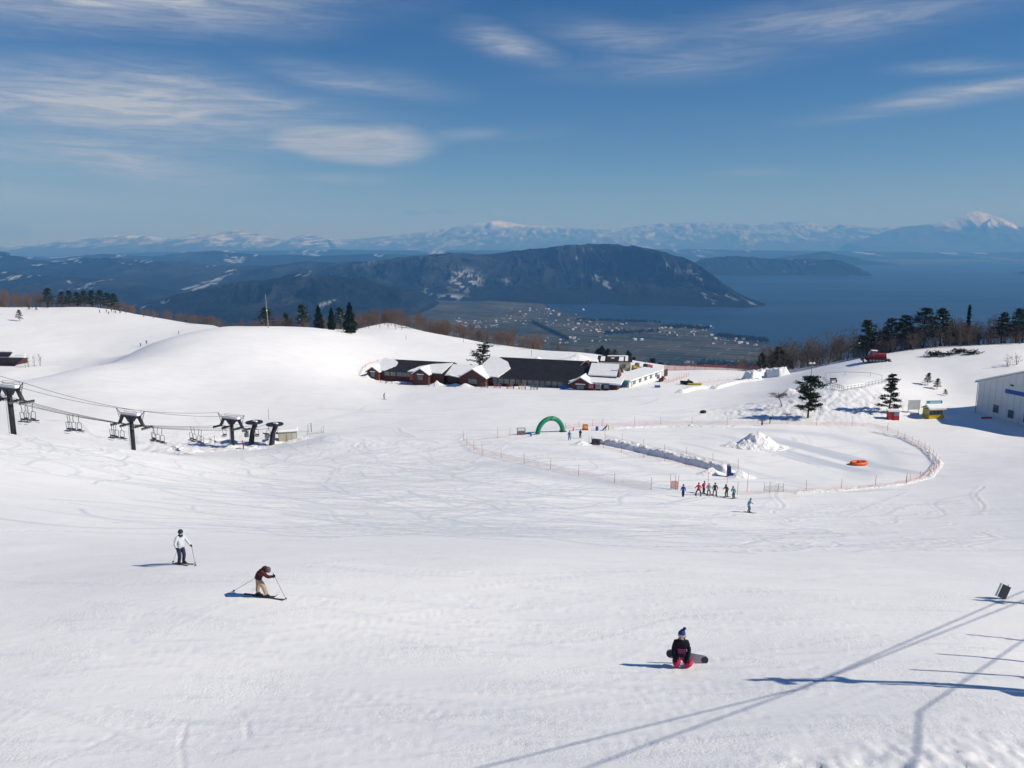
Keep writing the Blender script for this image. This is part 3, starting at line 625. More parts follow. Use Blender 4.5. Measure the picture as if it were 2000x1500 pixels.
def tri_arrays(mb):
    F = []
    for f in mb.f:
        for k in range(1, len(f) - 1): F.append((f[0], f[k], f[k + 1]))
    return np.array(mb.v, np.float32), np.array(F, np.int32)
def merged(name, items, m, label):
    """items: (V, F, location, scale xyz, rotation) -> one mass of geometry"""
    VV, FF = [], []; o = 0
    for V, F, loc, sc, rz in items:
        c, s = math.cos(rz), math.sin(rz); x = V[:, 0] * sc[0]; y = V[:, 1] * sc[0]
        VV.append(np.stack([x * c - y * s + loc[0], x * s + y * c + loc[1], V[:, 2] * sc[1] + loc[2]], 1)); FF.append(F + o); o += len(V)
    V = np.concatenate(VV); F = np.concatenate(FF); me = bpy.data.meshes.new(name)
    me.vertices.add(len(V)); me.vertices.foreach_set('co', V.reshape(-1).astype(np.float32))
    me.loops.add(F.size); me.loops.foreach_set('vertex_index', F.reshape(-1)); me.polygons.add(len(F)); me.polygons.foreach_set('loop_start', np.arange(0, F.size, 3, dtype=np.int32))
    me.materials.append(m); me.update(calc_edges=True)
    return tag(link(name, me), label, kind='stuff')
BT = [bare_tree_mesh(100 + i, 8, 3 + i % 2, .34, 8, 5, 5) for i in range(5)]; BTA = [tri_arrays(b) for b in BT]
BM = [b.mesh('bare_tree', BARK_GREY) for b in BT]
rng = random.Random(11)
def thicket(name, areas, m, label, variants=BTA):
    it = []
    for n, px0, px1, d0, d1, h0, h1 in areas:
        for _ in range(n):
            px = rng.uniform(px0, px1); e = float(np.interp(px, EDGE_PX, EDGE_Y)); Y = e + rng.uniform(d0, d1); g = on(px, Y, -.2); h = rng.uniform(h0, h1)
            V, F = variants[rng.randrange(len(variants))]; it.append((V, F, g, (h / 8 * rng.uniform(.8, 1.25), h / 8), rng.uniform(0, 6.28)))
    return merged(name, it, m, label)
thicket('bare_thicket', ((46, -60, 90, 3, 28, 8, 13), (60, 80, 260, 4, 24, 5, 8.5), (85, 225, 430, 2, 14, 3.5, 6.5), (25, 400, 530, 3, 12, 3, 4.5)), TWIG_RED, 'leafless reddish brown brush along the crest of the far snow hill')
thicket('bare_thicket', ((46, 430, 720, 16, 34, 5, 9), (46, 490, 700, 8, 20, 3.5, 6.5), (100, 690, 880, 2, 26, 5.5, 9.5), (85, 850, 1065, 4, 26, 5, 8.5)), TWIG_RED, 'leafless reddish brown brush on the ridge behind the lodge')
thicket('bare_thicket', ((95, 1480, 1720, 2, 24, 5, 11.5), (150, 1690, 2040, 3, 24, 5, 10), (34, 1440, 1560, 5, 22, 3, 6.5), (80, 1690, 2010, 0, 6, 3, 6.5)), TWIG_DARK, 'leafless dark brown wood behind the snow knoll by the lake')
# wooded spur below the plateau edge
spur = ridge('hill', [(900,690,620),(980,690,600),(1060,686,570),(1130,692,560),(1200,703,560),(1260,714,570),(1310,733,580),(1400,760,600)], 180, 260, mat('wooded_slope', (.05, .042, .032), .95, .4, .05), 120, 50, 88, .2, 6, .05, None, foot=-260)
SV = np.zeros(len(spur.data.vertices) * 3); spur.data.vertices.foreach_get('co', SV); SV = SV.reshape(-1, 3)
def spur_points(px0, px1, n):
    pts = []
    for _ in range(n * 30):
        v = SV[rng.randrange(len(SV))]; px = 1000 + FPX * v[0] / (v[1] * CP - v[2] * SP)
        if px0 < px < px1 and v[2] > -150 and v[1] < 640: pts.append(v)
        if len(pts) >= n: break
    return pts
merged('bare_thicket', [(*BTA[i % 5], p, (1.1, 1.25), i) for i, p in enumerate(spur_points(960, 1200, 210))], TWIG_RED, 'leafless brown wood on the spur beyond the lodge roofs')
PV = [make_pine(s, 10, .36, .2, 32, .03, 5, 14, .95) for s in (1, 2)]
def mesh_tris(me):
    V = np.zeros(len(me.vertices) * 3); me.vertices.foreach_get('co', V); F = []
    for p in me.polygons:
        if p.material_index == 1:
            v = p.vertices
            for k in range(1, len(v) - 1): F.append((v[0], v[k], v[k + 1]))
    return V.reshape(-1, 3).astype(np.float32), np.array(F, np.int32)
PA = [mesh_tris(m[1]) for m in PV]
merged('evergreen_wood', [(*PA[i % 2], p, (1.05, 1.0), i) for i, p in enumerate(spur_points(1165, 1330, 150))], NEEDLE, 'dark evergreen wood on the spur beyond the cream hut')

def plant(name, meshes, loc, sc, rz, label, cat, group=None, zs=1.0):
    o = empty(name, loc, rz, label, cat, group); o.scale = (sc, sc, sc * zs)
    link('trunk', meshes[0], o); link('crown', meshes[1], o); return o
PINES = PV + [make_pine(s, 10, sp_, lo, n, .05, 5, 18, .95, 1.0, None, .05) for s, sp_, lo, n in ((3, .40, .22, 36), (4, .44, .28, 34), (5, .36, .2, 36))]
CYPS = [make_cypress(s, 10, w) for s, w in ((1, .26), (2, .22), (3, .2))]
ORD = ['first', 'second', 'third', 'fourth', 'fifth', 'sixth', 'seventh', 'eighth', 'ninth', 'tenth', 'eleventh', 'twelfth', 'thirteenth', 'fourteenth']
g1 = 'pines on the far snow hill'
for i, (px, d, h) in enumerate(((95, 4, 10.5), (122, 8, 8.6), (137, 3, 9), (152, 9, 8.4), (166, 4, 9), (181, 8, 9.4), (197, 4, 9.8), (211, 9, 9.4), (224, 4, 9))):
    e = float(np.interp(px, EDGE_PX, EDGE_Y)); plant('pine_tree', PINES[i % 2], on(px, e + d, -.3), h / 10 * 1.35, i * 1.7, f'dark pine on the far snow hill crest, {ORD[i]} from the left', 'pine', g1, .8)
for px, py, h, lab in ((38, 627, 6, 'lone dark shrubby pine standing on the far snow slope'), (57, 605, 2.6, 'small dark pine just right of the lone shrubby pine'), (71, 606, 2.4, 'low spreading pine near the crest of the far slope'), (93, 602, 3, 'small pine in front of the tall left pine')):
    plant('pine_tree', PINES[1], hit(px, py) - Vector((0, 0, .3)), h / 10, px, lab, 'pine')
for px, Y, h, k, lab in ((520, 328, 9.4, 3, 'spreading flat-topped pine beside the utility pole'), (560, 334, 7.4, 4, 'low pine between the utility pole and the cypresses'), (592, 330, 10.2, 2, 'broad dark pine left of the cypresses'), (665, 332, 9.6, 4, 'pine half hidden behind the cypresses')):
    plant('pine_tree', PINES[k], on(px, Y, -.4), h / 10, px, lab, 'pine')
for px, py, Y, h, k, lab in ((623, 634, 318, 9.6, 0, 'pointed dark cypress, leftmost of the three on the mound'), (648, 634, 322, 9.2, 1, 'slim dark cypress in the middle of the three'), (684, 648, 306, 12.0, 0, 'big dark cypress nearest the mound edge, tallest of the three')):
    plant('cypress_tree', CYPS[k], on(px, Y, -.3), h / 10, px, lab, 'cypress', 'cypresses on the mound')
plant('pine_tree', make_pine(21, 10, .42, .14, 38, .07, 6, 18, .6, 1.0, lambda t: .95 if t < .75 else .6), on(944, 262, -.3), 1.2, .6, 'open-branched pine standing behind the lodge roof', 'pine', None, .82)
pa = plant('pine_tree', make_pine(22, 8.6, .33, .16, 34, .035, 6, 30, .8, 1.0, lambda t: 1.0 - .35 * t + .25 * math.sin(t * 11)), hit(1578, 816) - Vector((0, 0, .2)), 1.06, 2.2, 'dense leaning green pine on the snow knoll beside the lamp post', 'pine')
pb = plant('pine_tree', make_pine(23, 8.6, .40, .1, 27, .04, 6, 26, .7, 1.0, lambda t: max(.14, 1.0 - .95 * t) + .12 * math.sin(t * 16), .12), hit(1736, 806) - Vector((0, 0, .2)), 1.0, .4, 'pine with drooping tiers above the red kiosk', 'pine')
for px, py, h, lab in ((1812, 752, 3.2, 'small young pine on the snow slope left of the white hall'), (1830, 760, 2.8, 'lower young pine beside another small pine near the white hall'), (1846, 772, 1.6, 'tiny pine shoot poking from the snow below the young pines')):
    plant('pine_tree', PINES[4], hit(px, py) - Vector((0, 0, .15)), h / 10, px, lab, 'pine')
for i, (px, d, h, k, lab) in enumerate(((1692, 3, 11.6, 2, 'tall dark pine behind the red snow groomer'), (1738, 7, 10.8, 3, 'dark pine in the wood between the groomer and the broad pine'),
        (1765, 6, 11, 3, 'flat-topped pine leaning against the broad pine'), (1803, 5, 12.4, 3, 'broad dark umbrella pine, tallest in the wood by the lake'), (1835, 6, 11.8, 4, 'dark pine touching the umbrella pine on its lake side'),
        (1955, 5, 9.5, 4, 'pine standing left of the rightmost pine'), (1984, 3, 10.5, 0, 'rightmost dark pine above the white hall'), (1487, 2, 6.5, 4, 'small dark pine at the lake end of the bare wood'), (1520, 6, 8.5, 3, 'low dark pine among the bare trees near the snow bank'), (1996, 6, 10, 1, 'pine cut by the right edge above the white hall'))):
    e = float(np.interp(px, EDGE_PX, EDGE_Y)); plant('pine_tree', PINES[k], on(px, e + d, -.4), h / 10, px * 1.3, lab, 'pine')
plant('cypress_tree', (CYPS[2][0], make_cypress(9, 10, .055, 900)[1]), on(1887, 238, -.3), 1.22, 0, 'thin dark ivy-clad trunk rising straight above the wood', 'tree trunk')
# bare trees that stand apart
def bare(px, py, h, lab, k=0, loc=None, wide=1.0, m=None):
    o = link('bare_tree', BM[k], None, loc if loc is not None else hit(px, py) - Vector((0, 0, .1))); o.scale = (h / 8 * wide, h / 8 * wide, h / 8); o.rotation_euler.z = px
    return tag(o, lab, 'bare tree')
def umbrella_tree():
    mb = MB(); r = random.Random(5); mb.tube([(0, 0, 0), (.25, 0, 1.1), (.7, 0, 1.9), (1.0, 0, 2.6)], [.14, .12, .1, .07], 6)
    for i in range(26):
        a = r.uniform(0, 6.28); s = Vector((.7 + r.uniform(-.3, .3), 0, r.uniform(1.9, 2.6))); L_ = r.uniform(1.4, 2.7)
        p1 = s + Vector((math.cos(a) * L_ * .5, math.sin(a) * L_ * .5, .55)); p2 = s + Vector((math.cos(a) * L_, math.sin(a) * L_, .35)); mb.tube([s, p1, p2], [.05, .03, .012], 4, 0, False)
        for k in range(26):
            f = r.uniform(.3, 1); q = s.lerp(p1, f * 2) if f < .5 else p1.lerp(p2, f * 2 - 1); d = Vector((math.cos(a) + r.uniform(-.9, .9), math.sin(a) + r.uniform(-.9, .9), r.uniform(-.7, .6))).normalized()
            sd = d.orthogonal().normalized() * .018; mb.add([q - sd, q + sd, q + d * r.uniform(.4, .9)], [(0, 1, 2)])
    return mb
tag(umbrella_tree().build('bare_tree', mat('cherry_twigs', (.17, .12, .10), .9, .2), None, hit(1527, 794) - Vector((0, 0, .1)), 2.9), 'umbrella-shaped bare tree on the snow knoll left of the dense pine', 'bare tree')
for i, (px, py, h) in enumerate(((50, 718, 4.2), (56, 717, 4.8), (68, 716, 5), (79, 715, 5.2))):
    bare(px, py, h, f'slim bare tree beside the dark roofs at the left edge, {ORD[i]} from the left', i, wide=.55)
r2 = random.Random(4)
for i in range(20):
    px = 715 + i * 7 + r2.uniform(-2, 2); Y = 343 + r2.uniform(0, 20)
    tag(bare(px, 0, r2.uniform(2.2, 4.0), '', i % 5, on(px, Y, -.1)), 'thin leafless shrub against the snow bank right of the cypresses', 'bare shrub', 'shrubs on the snow bank')
for i in range(9):
    px = 8 + i * 9 + r2.uniform(-2, 2)
    tag(bare(px, 0, r2.uniform(4.5, 7.5), '', i % 5, on(px, 450 + r2.uniform(0, 8), -.1), .6), 'slender leafless tree at the left end of the far crest', 'bare tree', 'slender trees at the left crest')
for px, py, h, lab in ((1968, 716, 3.4, 'dark leafless bush above the roof of the white hall'), (1985, 712, 3, 'leafless bush at the right edge above the white hall')):
    bare(px, py, h, lab, 2, wide=1.5)
def snowy_shrub(px, py, w, h, lab):
    mb = MB(); r = random.Random(px); 
    for _ in range(150): leaf_clump(mb, (r.gauss(0, w * .28), r.gauss(0, w * .25), h * .45 + r.gauss(0, h * .2)), .25, 6, .25, 0, r, .7)
    o = mb.build('shrub', NEEDLE, None, hit(px, py)); tag(o, lab, 'shrub')
    s = MB(); s.ball((-w * .1, 0, h * .75), (w * .25, w * .22, h * .16), 12, 0, .15); s.build('snow_cap', SNOW_ROOF, o, smooth=True)
for px, py, w, h, lab in ((1822, 696, 3, 1.7, 'dark clipped shrub on the crest beneath the umbrella pine'), (1845, 695, 4, 1.3, 'snow-covered low shrub right of the dark clipped shrub'), (1872, 690, 3, 1.5, 'dark shrub with snow below the ivy-clad trunk'), (1897, 692, 4, 1.2, 'snow-laden shrub at the right of the crest shrubs')):
    snowy_shrub(px, py, w, h, lab)
# ------------------------------------------------------------------ materials for built things
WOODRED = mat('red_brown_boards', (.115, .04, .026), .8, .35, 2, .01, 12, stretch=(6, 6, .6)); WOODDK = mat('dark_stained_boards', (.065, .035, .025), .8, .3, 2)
ROOFDK = mat('dark_metal_roof', (.028, .027, .028), .5, .35, .6, .004, 6, spec=.4); GLASS = mat('window_glass', (.10, .13, .15), .12, .35, .9, spec=.6)
GLASSPALE = mat('frosted_glass', (.24, .27, .28), .35, .35, .5); WHITE = mat('white_panel', (.78, .79, .78), .6, .08, .8); CREAM = mat('cream_siding', (.62, .58, .42), .7, .1, 1)
DARK = mat('dark_steel', (.018, .019, .026), .5, .3, 2, spec=.4); STEEL = mat('grey_steel', (.25, .26, .28), .45, .2, 3, metal=.6); CABLE = mat('steel_rope', (.06, .06, .065), .5, metal=.4)
RED = mat('red_paint', (.42, .025, .025), .5, .2, 2); YELLOW = mat('yellow_paint', (.60, .42, .02), .5, .2, 2); BLUE = mat('blue_paint', (.03, .11, .38), .5, .2, 2)
TEAL = mat('turquoise_sign', (.03, .33, .42), .5, .2, 2); ORANGE = mat('orange_plastic', (.75, .13, .03), .5, .2, 2); BLACK = mat('black_rubber', (.015, .015, .016), .7, .2, 3)
GREEN = mat('green_inflatable', (.012, .21, .115), .42, .12, 1.2, .015, 2); GREYW = mat('hall_siding', (.72, .74, .71), .6, .06, .4); BEIGE = mat('beige_siding', (.47, .44, .35), .7, .12, 1.5)
def net_mat(name, col, t):
    m = bpy.data.materials.new(name); m.use_nodes = True; nt = m.node_tree; N = nt.nodes; L = nt.links
    b = N['Principled BSDF']; b.inputs['Base Color'].default_value = (*col, 1); b.inputs['Roughness'].default_value = .8
    tr = N.new('ShaderNodeBsdfTransparent'); mx = N.new('ShaderNodeMixShader'); tc = N.new('ShaderNodeTexCoord'); n = N.new('ShaderNodeTexNoise'); n.inputs['Scale'].default_value = 1.3; n.inputs['Detail'].default_value = 4
    L.new(tc.outputs['Object'], n.inputs['Vector']); r = N.new('ShaderNodeMapRange'); r.inputs[3].default_value = t - .12; r.inputs[4].default_value = t + .12; L.new(n.outputs['Fac'], r.inputs[0])
    L.new(r.outputs[0], mx.inputs[0]); L.new(b.outputs[0], mx.inputs[1]); L.new(tr.outputs[0], mx.inputs[2]); L.new(mx.outputs[0], N['Material Output'].inputs[0]); return m
NET = net_mat('orange_netting', (.62, .22, .14), .83); NETRED = net_mat('red_brown_netting', (.30, .07, .04), .45); NETGREY = net_mat('grey_netting', (.3, .3, .32), .7)
POLE_O = mat('orange_stake', (.50, .15, .07), .7, .2, 3); POLE_G = mat('grey_stake', (.20, .19, .18), .7, .2, 3)

# ------------------------------------------------------------------ lodge
LA, LB = hit(722, 738), hit(1205, 761)
ax = Vector((LB.x - LA.x, LB.y - LA.y, 0)); LEN = ax.length; LANG = math.atan2(ax.y, ax.x)
lodge = empty('lodge', (LA.x, LA.y, min(LA.z, LB.z) + .1), LANG, 'long low red-brown ski lodge with dark metal roofs half covered in snow', 'lodge')
def lu(px): return (px - 722) / (1205 - 722) * LEN
def gable_u(u0, u1, w0, w1, eave, top, over=.7, roofm=ROOFDK, ribs=True, gable_mat=WOODRED, wall=WOODRED):
    """block whose ridge runs along u"""
    wm = (w0 + w1) / 2
    MB().box(((u0 + u1) / 2, wm, eave / 2 - .5), (u1 - u0, w1 - w0, eave + 1)).build('wall', wall, lodge)
    for u in (u0, u1): MB().poly([(u - .06, w0, eave), (u - .06, w1, eave), (u - .06, wm, top)], (.12, 0, 0)).build('gable', gable_mat, lodge)
    sl = (top - eave) / (wm - w0); r = MB()
    for s in (-1, 1):
        we = w0 - over if s < 0 else w1 + over; ze = eave - over * sl
        a, b = (u0 - over, we, ze + .06), (u1 + over, we, ze + .06); c, d = (u1 + over, wm, top + .06), (u0 - over, wm, top + .06)
        r.poly([a, b, c, d] if s < 0 else [b, a, d, c], (0, 0, .16))
    roof = r.build('roof', roofm, lodge)
    if ribs:
        rb = MB(); n = int((u1 - u0) / .75)
        for i in range(n + 1):
            u = u0 - over + .05 + (u1 - u0 + 2 * over - .1) * i / n; ang = math.atan2(top - eave, wm - w0)
            q = Vector((u, (w0 - over + wm) / 2, (eave - over * sl + top) / 2 + .25)); ln = math.hypot(wm - w0 + over, top - eave + over * sl)
            rb.box(q, (.07, ln, .07), rot=Matrix.Rotation(ang, 3, 'X'))
        rb.build('seam', roofm, roof)
    return dict(u0=u0 - over, u1=u1 + over, w0=w0 - over, wm=wm, z0=eave - over * sl, z1=top, roof=roof)
def roof_snow(g, poly, thick=.28, parent=None):
    """snow lying on the camera-side slope; poly in (u, t) with t 0 at the eave and 1 at the ridge"""
    pts = []; n = len(poly)
    for i in range(n):
        a, b = poly[i], poly[(i + 1) % n]
        for k in range(5):
            t = k / 5; u = a[0] + (b[0] - a[0]) * t + random.uniform(-.12, .12); s = a[1] + (b[1] - a[1]) * t + random.uniform(-.012, .012); s = min(1.0, max(-.01, s)); pts.append((u, s))
    vs = [(u, g['w0'] + (g['wm'] - g['w0']) * s, g['z0'] + (g['z1'] - g['z0']) * s + .2) for u, s in pts]
    MB().poly(vs, (0, 0, thick)).build('roof_snow', SNOW_ROOF, parent or g['roof'])
def porch(uc, wid, w_front, w_back, eave, top, snow=True, door=True, sign=False, over=.5):
    u0, u1 = uc - wid / 2, uc + wid / 2
    MB().box((uc, (w_front + w_back) / 2, eave / 2 - .5), (wid, w_back - w_front, eave + 1)).build('porch_wall', WOODRED, lodge)
    MB().poly([(u0, w_front + .02, eave), (u1, w_front + .02, eave), (uc, w_front + .02, top)], (0, .12, 0)).build('porch_gable', WOODRED, lodge)
    sl = (top - eave) / (wid / 2); r = MB(); s = MB()
    for sg in (-1, 1):
        ue = uc + sg * (wid / 2 + over); ze = eave - over * sl
        pts = [(ue, w_front - over, ze + .05), (uc, w_front - over, top + .05), (uc, w_back, top + .05), (ue, w_back, ze + .05)]
        r.poly(pts if sg < 0 else pts[::-1], (0, 0, .14))
        sp_ = [(ue - sg * .1, w_front - over + .1, ze + .24), (uc, w_front - over + .1, top + .22), (uc, w_back, top + .22), (ue - sg * .1, w_back, ze + .24)]
        s.poly(sp_ if sg < 0 else sp_[::-1], (0, 0, .3))
    ro = r.build('porch_roof', ROOFDK, lodge)
    if snow: s.build('roof_snow', SNOW_ROOF, ro)
    if door:
        d = MB().box((uc, w_front - .03, 1.05), (wid * .42, .08, 2.1)).build('door', WOODDK, lodge); MB().box((uc, w_front - .09, 1.2), (wid * .34, .05, 1.5)).build('pane', GLASS, d)
    if sign: MB().box((uc, w_front - .08, eave + .12), (wid * .45, .06, .28)).build('sign', WHITE, lodge)
# left wing
g = gable_u(lu(738), lu(874), 1.5, 15.5, 2.3, 4.7)
roof_snow(g, [(lu(728), 0), (lu(750), 0), (lu(766), .42), (lu(765), .7), (lu(752), .93), (lu(735), 1), (lu(728), 1)])
roof_snow(g, [(lu(800), .02), (lu(871), .02), (lu(877), .9), (lu(862), .82), (lu(838), .72), (lu(815), .45)])
porch(lu(731), 4.0, -.6, 6, 2.0, 3.3, sign=True); porch(lu(833), 5.2, -1.2, 6, 2.1, 3.7, sign=True)
for i, px in enumerate((755, 768, 781, 792, 803)):
    w = MB().box((lu(px), 1.44, 1.35), (1.65, .08, 1.25)).build('window', GLASSPALE, lodge); MB().box((lu(px), 1.38, 1.35), (.06, .06, 1.25)).build('frame', WOODDK, w)
for px in (812, 845): MB().box((lu(px), -.2, 1.2), (1.1, .5, 2.4)).build('notice_panel', mat('orange_boards', (.34, .09, .035), .7, .2, 2), lodge)
# low link
g2 = gable_u(lu(880), lu(966), 2.0, 13, 1.9, 4.0)
roof_snow(g2, [(lu(876), 0), (lu(968), 0), (lu(968), 1), (lu(876), 1)], .35)
MB().box((lu(905), 1.2, .9), (4.5, 1.6, 1.9)).build('side_wall', WOODDK, lodge); MB().poly([(lu(905) - 2.6, .2, 2.0), (lu(905) + 2.4, .2, 1.2), (lu(905) + 2.4, 2.2, 1.3), (lu(905) - 2.6, 2.2, 2.1)], (0, 0, .25)).build('canopy_snow', SNOW_ROOF, lodge)
# main hall
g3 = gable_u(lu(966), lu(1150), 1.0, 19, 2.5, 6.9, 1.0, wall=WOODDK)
roof_snow(g3, [(lu(935), 0), (lu(985), 0), (lu(1000), .45), (lu(990), .72), (lu(970), .92), (lu(960), 1), (lu(950), 1)], .35)
roof_snow(g3, [(lu(1118), 0), (lu(1154), 0), (lu(1156), .35), (lu(1140), .25)], .3)
porch(lu(941), 8.2, -2.4, 7, 2.2, 4.6); porch(lu(1144), 6.4, -3.0, 7, 2.2, 4.0, sign=True)
for i in range(13):
    u = lu(972) + (lu(1118) - lu(972)) * (i + .5) / 13; wd = (lu(1118) - lu(972)) / 13
    w = MB().box((u, .94, 1.15), (wd * .86, .08, 1.5)).build('window', GLASSPALE if i % 4 else GLASS, lodge); MB().box((u + wd * .5, .9, 1.2), (.14, .16, 2.3)).build('post', WOODRED, lodge)
MB().box(((lu(972) + lu(1118)) / 2, .3, 2.28), (lu(1118) - lu(972), 1.3, .1)).build('fascia', WOODDK, lodge)
# cross gable with chimney pipe and dormer at the right end
cu = lu(1180)
MB().box((cu, 7, 1.6), (6.6, 8, 5.2)).build('wall', WOODRED, lodge)
for sg in (-1, 1):
    pts = [(cu - 5.2, 7 + sg * 4.6, 3.9), (cu + 3.9, 7 + sg * 4.6, 3.9), (cu + 3.9, 7, 6.7), (cu - 5.2, 7, 6.7)]
    ro = MB().poly(pts if sg < 0 else pts[::-1], (0, 0, .16)).build('roof', ROOFDK, lodge)
    if sg < 0: MB().poly([(x + (.2 if x < cu else -.5), y, z + .18) for x, y, z in pts], (0, 0, .3)).build('roof_snow', SNOW_ROOF, ro)
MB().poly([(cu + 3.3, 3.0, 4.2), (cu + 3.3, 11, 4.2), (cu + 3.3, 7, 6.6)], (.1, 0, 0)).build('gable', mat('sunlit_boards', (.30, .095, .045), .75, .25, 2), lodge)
MB().tube([(cu + 3.9, 4.6, 2), (cu + 3.9, 4.6, 7.4)], .16, 8).build('flue', STEEL, lodge)
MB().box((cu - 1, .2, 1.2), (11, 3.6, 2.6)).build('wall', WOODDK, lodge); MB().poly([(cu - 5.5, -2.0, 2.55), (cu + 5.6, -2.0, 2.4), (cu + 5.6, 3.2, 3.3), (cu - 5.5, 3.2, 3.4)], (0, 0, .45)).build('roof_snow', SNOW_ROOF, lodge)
dm = MB(); dm.poly([(lu(1138) - 1.3, 8.0, 6.0), (lu(1138) + 1.3, 8.0, 6.0), (lu(1138), 8.0, 7.4)], (0, 3, 0)); dm.build('dormer', WOODRED, lodge)
MB().poly([(lu(1138) - 1.6, 7.6, 6.0), (lu(1138), 7.6, 7.5), (lu(1138), 11, 7.5), (lu(1138) - 1.6, 11, 6.0)], (0, 0, .25)).build('dormer_snow', SNOW_ROOF, lodge)
def lp(px, w=0.0, dz=0.0):
    u = lu(px); x = LA.x + u * math.cos(LANG) - w * math.sin(LANG); y = LA.y + u * math.sin(LANG) + w * math.cos(LANG); return Vector((x, y, gz(x, y) + dz))
# snow banks against the lodge
def snow_heap(px, w, lx, ly, h, seed, lab, n=26, loc=None, rz=0, name='snow_pile', sharp=1.6, lump=.5):
    r = np.linspace(-1, 1, n); A, B = np.meshgrid(r, r, indexing='ij'); d = np.clip(1 - np.hypot(A, B), 0, 1)
    Z = h * (d ** sharp) * (1 - lump * .5 + lump * fbm(A * 3 + seed, B * 3, 4, seed, .6)) + h * lump * .25 * (fbm(A * 7, B * 7 + seed, 3, seed + 4) - .5) * (d > 0.02) - .25 * (d < .03)
    L0 = loc if loc is not None else lp(px, w); c, s = math.cos(rz), math.sin(rz); X = L0.x + A * lx * c - B * ly * s; Y = L0.y + A * lx * s + B * ly * c
    G = gza(X.ravel(), Y.ravel()).reshape(X.shape)
    o = link(name, grid_mesh(name, np.stack([X - L0.x, Y - L0.y, Z + G - L0.z], -1), SNOW_ROUGH), None, L0); return tag(o, lab, 'snow pile')
for px, w, lx, ly, h, lab in ((722, -1.2, 2.6, 1.6, 1.2, 'snow bank at the left end of the lodge'), (865, -.6, 3.2, 1.4, 1.4, 'rounded snow bank beside the second lodge porch'), (905, -1.6, 5, 1.3, .9, 'low snow bank before the low link of the lodge'), (930, -3.6, 4, 1.4, 1.3, 'snow bank left of the third lodge porch'), (785, .6, 8, 1.1, .7, 'long snow bank under the left wing windows'), (1045, -.2, 12, 1.0, .6, 'long snow strip under the main hall windows'), (1128, -2.6, 3, 1.2, .9, 'snow bank left of the fourth lodge porch')):
    snow_heap(px, w, lx, ly, h, int(px), lab)
def vending(px, col, lab, w=-3.2):
    o = empty('vending_machine', lp(px, w), LANG, lab, 'vending machine')
    MB().box((0, 0, .95), (1.5, .8, 2.0)).build('cabinet', col, o); MB().box((0, -.42, 1.25), (1.2, .05, .95)).build('display_window', GLASSPALE, o); MB().box((0, -.42, .35), (1.2, .05, .4)).build('delivery_slot', BLACK, o)
vending(1163.5, RED, 'red vending machine outside the lodge beside the fourth porch'); vending(1176, mat('vend_grey', (.35, .37, .42), .5, .1), 'grey vending machine next to the red one'); vending(1190, mat('vend_dark', (.05, .05, .07), .5, .1), 'dark vending machine at the right of the row')
o = empty('banner', lp(1118, -2.2), LANG, 'blue banner tied low before the lodge windows', 'banner'); MB().box((0, 0, .6), (4.2, .08, 1.0)).build('cloth', BLUE, o); [MB().tube([(x, .06, 0), (x, .06, 1.3)], .04, 5).build('stake', POLE_G, o) for x in (-2, 2)]
# ski racks with skis in front of the main hall
SKI_COLS = [mat('rack_ski_%d' % i, c, .5) for i, c in enumerate(((.05, .05, .06), (.5, .5, .52), (.35, .08, .05), (.05, .09, .25), (.55, .32, .08)))]
for i, px in enumerate((972, 997, 1021, 1043, 1065)):
    o = empty('ski_rack', lp(px, -6.0), LANG + .1, f'wooden rack of upright skis outside the main hall, {ORD[i]} from the left', 'ski rack', 'ski racks before the lodge')
    fr = MB()
    for x in (-1.0, 1.0): fr.tube([(x, -.5, 0), (x, 0, 1.1), (x, .5, 0)], .05, 5)
    fr.tube([(-1.1, 0, 1.05), (1.1, 0, 1.05)], .05, 5); fr.build('frame', WOODDK if i != 1 else ORANGE, o)
    rr = random.Random(i)
    for k in range(7):
        x = -.95 + k * .31; s = rr.choice((-1, 1))
        MB().box((x, s * .22, .85), (.11, .03, 1.75), rot=Matrix.Rotation(s * .22, 3, 'X')).build('ski', SKI_COLS[rr.randrange(5)], o)
for px, w, lab in ((762, -3.5, 'low empty ski rack before the left wing of the lodge'), (771, -2.4, 'second empty ski rack before the left wing of the lodge'), (864, -4.2, 'empty white frame near the second porch')):
    o = empty('ski_rack', lp(px, w), LANG, lab, 'ski rack'); f = MB()
    for x in (-.9, .9): f.tube([(x, -.5, 0), (x, 0, 1.2), (x, .5, 0)], .06, 5)
    f.tube([(-1, 0, 1.15), (1, 0, 1.15)], .06, 5); f.build('frame', WOODDK if px < 800 else STEEL, o)

# white annex with flat snow roof
A0, A1 = hit(1229, 757), hit(1291, 737); av = Vector((A1.x - A0.x, A1.y - A0.y, 0)); aL = av.length; aA = math.atan2(av.y, av.x)
an = empty('annex', (A0.x, A0.y, A0.z), aA, 'white flat-roofed annex at the right end of the lodge', 'annex')
aW = 6.0
MB().box((aL / 2, aW / 2, .4), (aL, aW, 3.0)).build('wall', WHITE, an)
MB().poly([(-.5, -.6, 1.9), (aL + .4, -.6, 1.9), (aL + .4, aW, 2.1), (-.5, aW + 1.5, 2.1)], (0, 0, .35)).build('roof_snow', SNOW_ROOF, an)
for i in range(5):
    w = MB().box((3.5 + i * (aL - 5) / 4.6, -.04, 1.0), (1.7, .08, 1.1)).build('window', GLASS, an); MB().box((3.5 + i * (aL - 5) / 4.6, -.1, 1.0), (.07, .05, 1.1)).build('frame', WHITE, w)
MB().box((1.6, -.05, 1.1), (1.2, .1, 2.2)).build('door', BEIGE, an)
MB().box((-.06, 2.6, 1.35), (.1, 4.6, .9)).build('sign', TEAL, an); MB().box((-.08, 2.6, .6), (.1, 4.0, 1.0)).build('dark_window', GLASS, an)
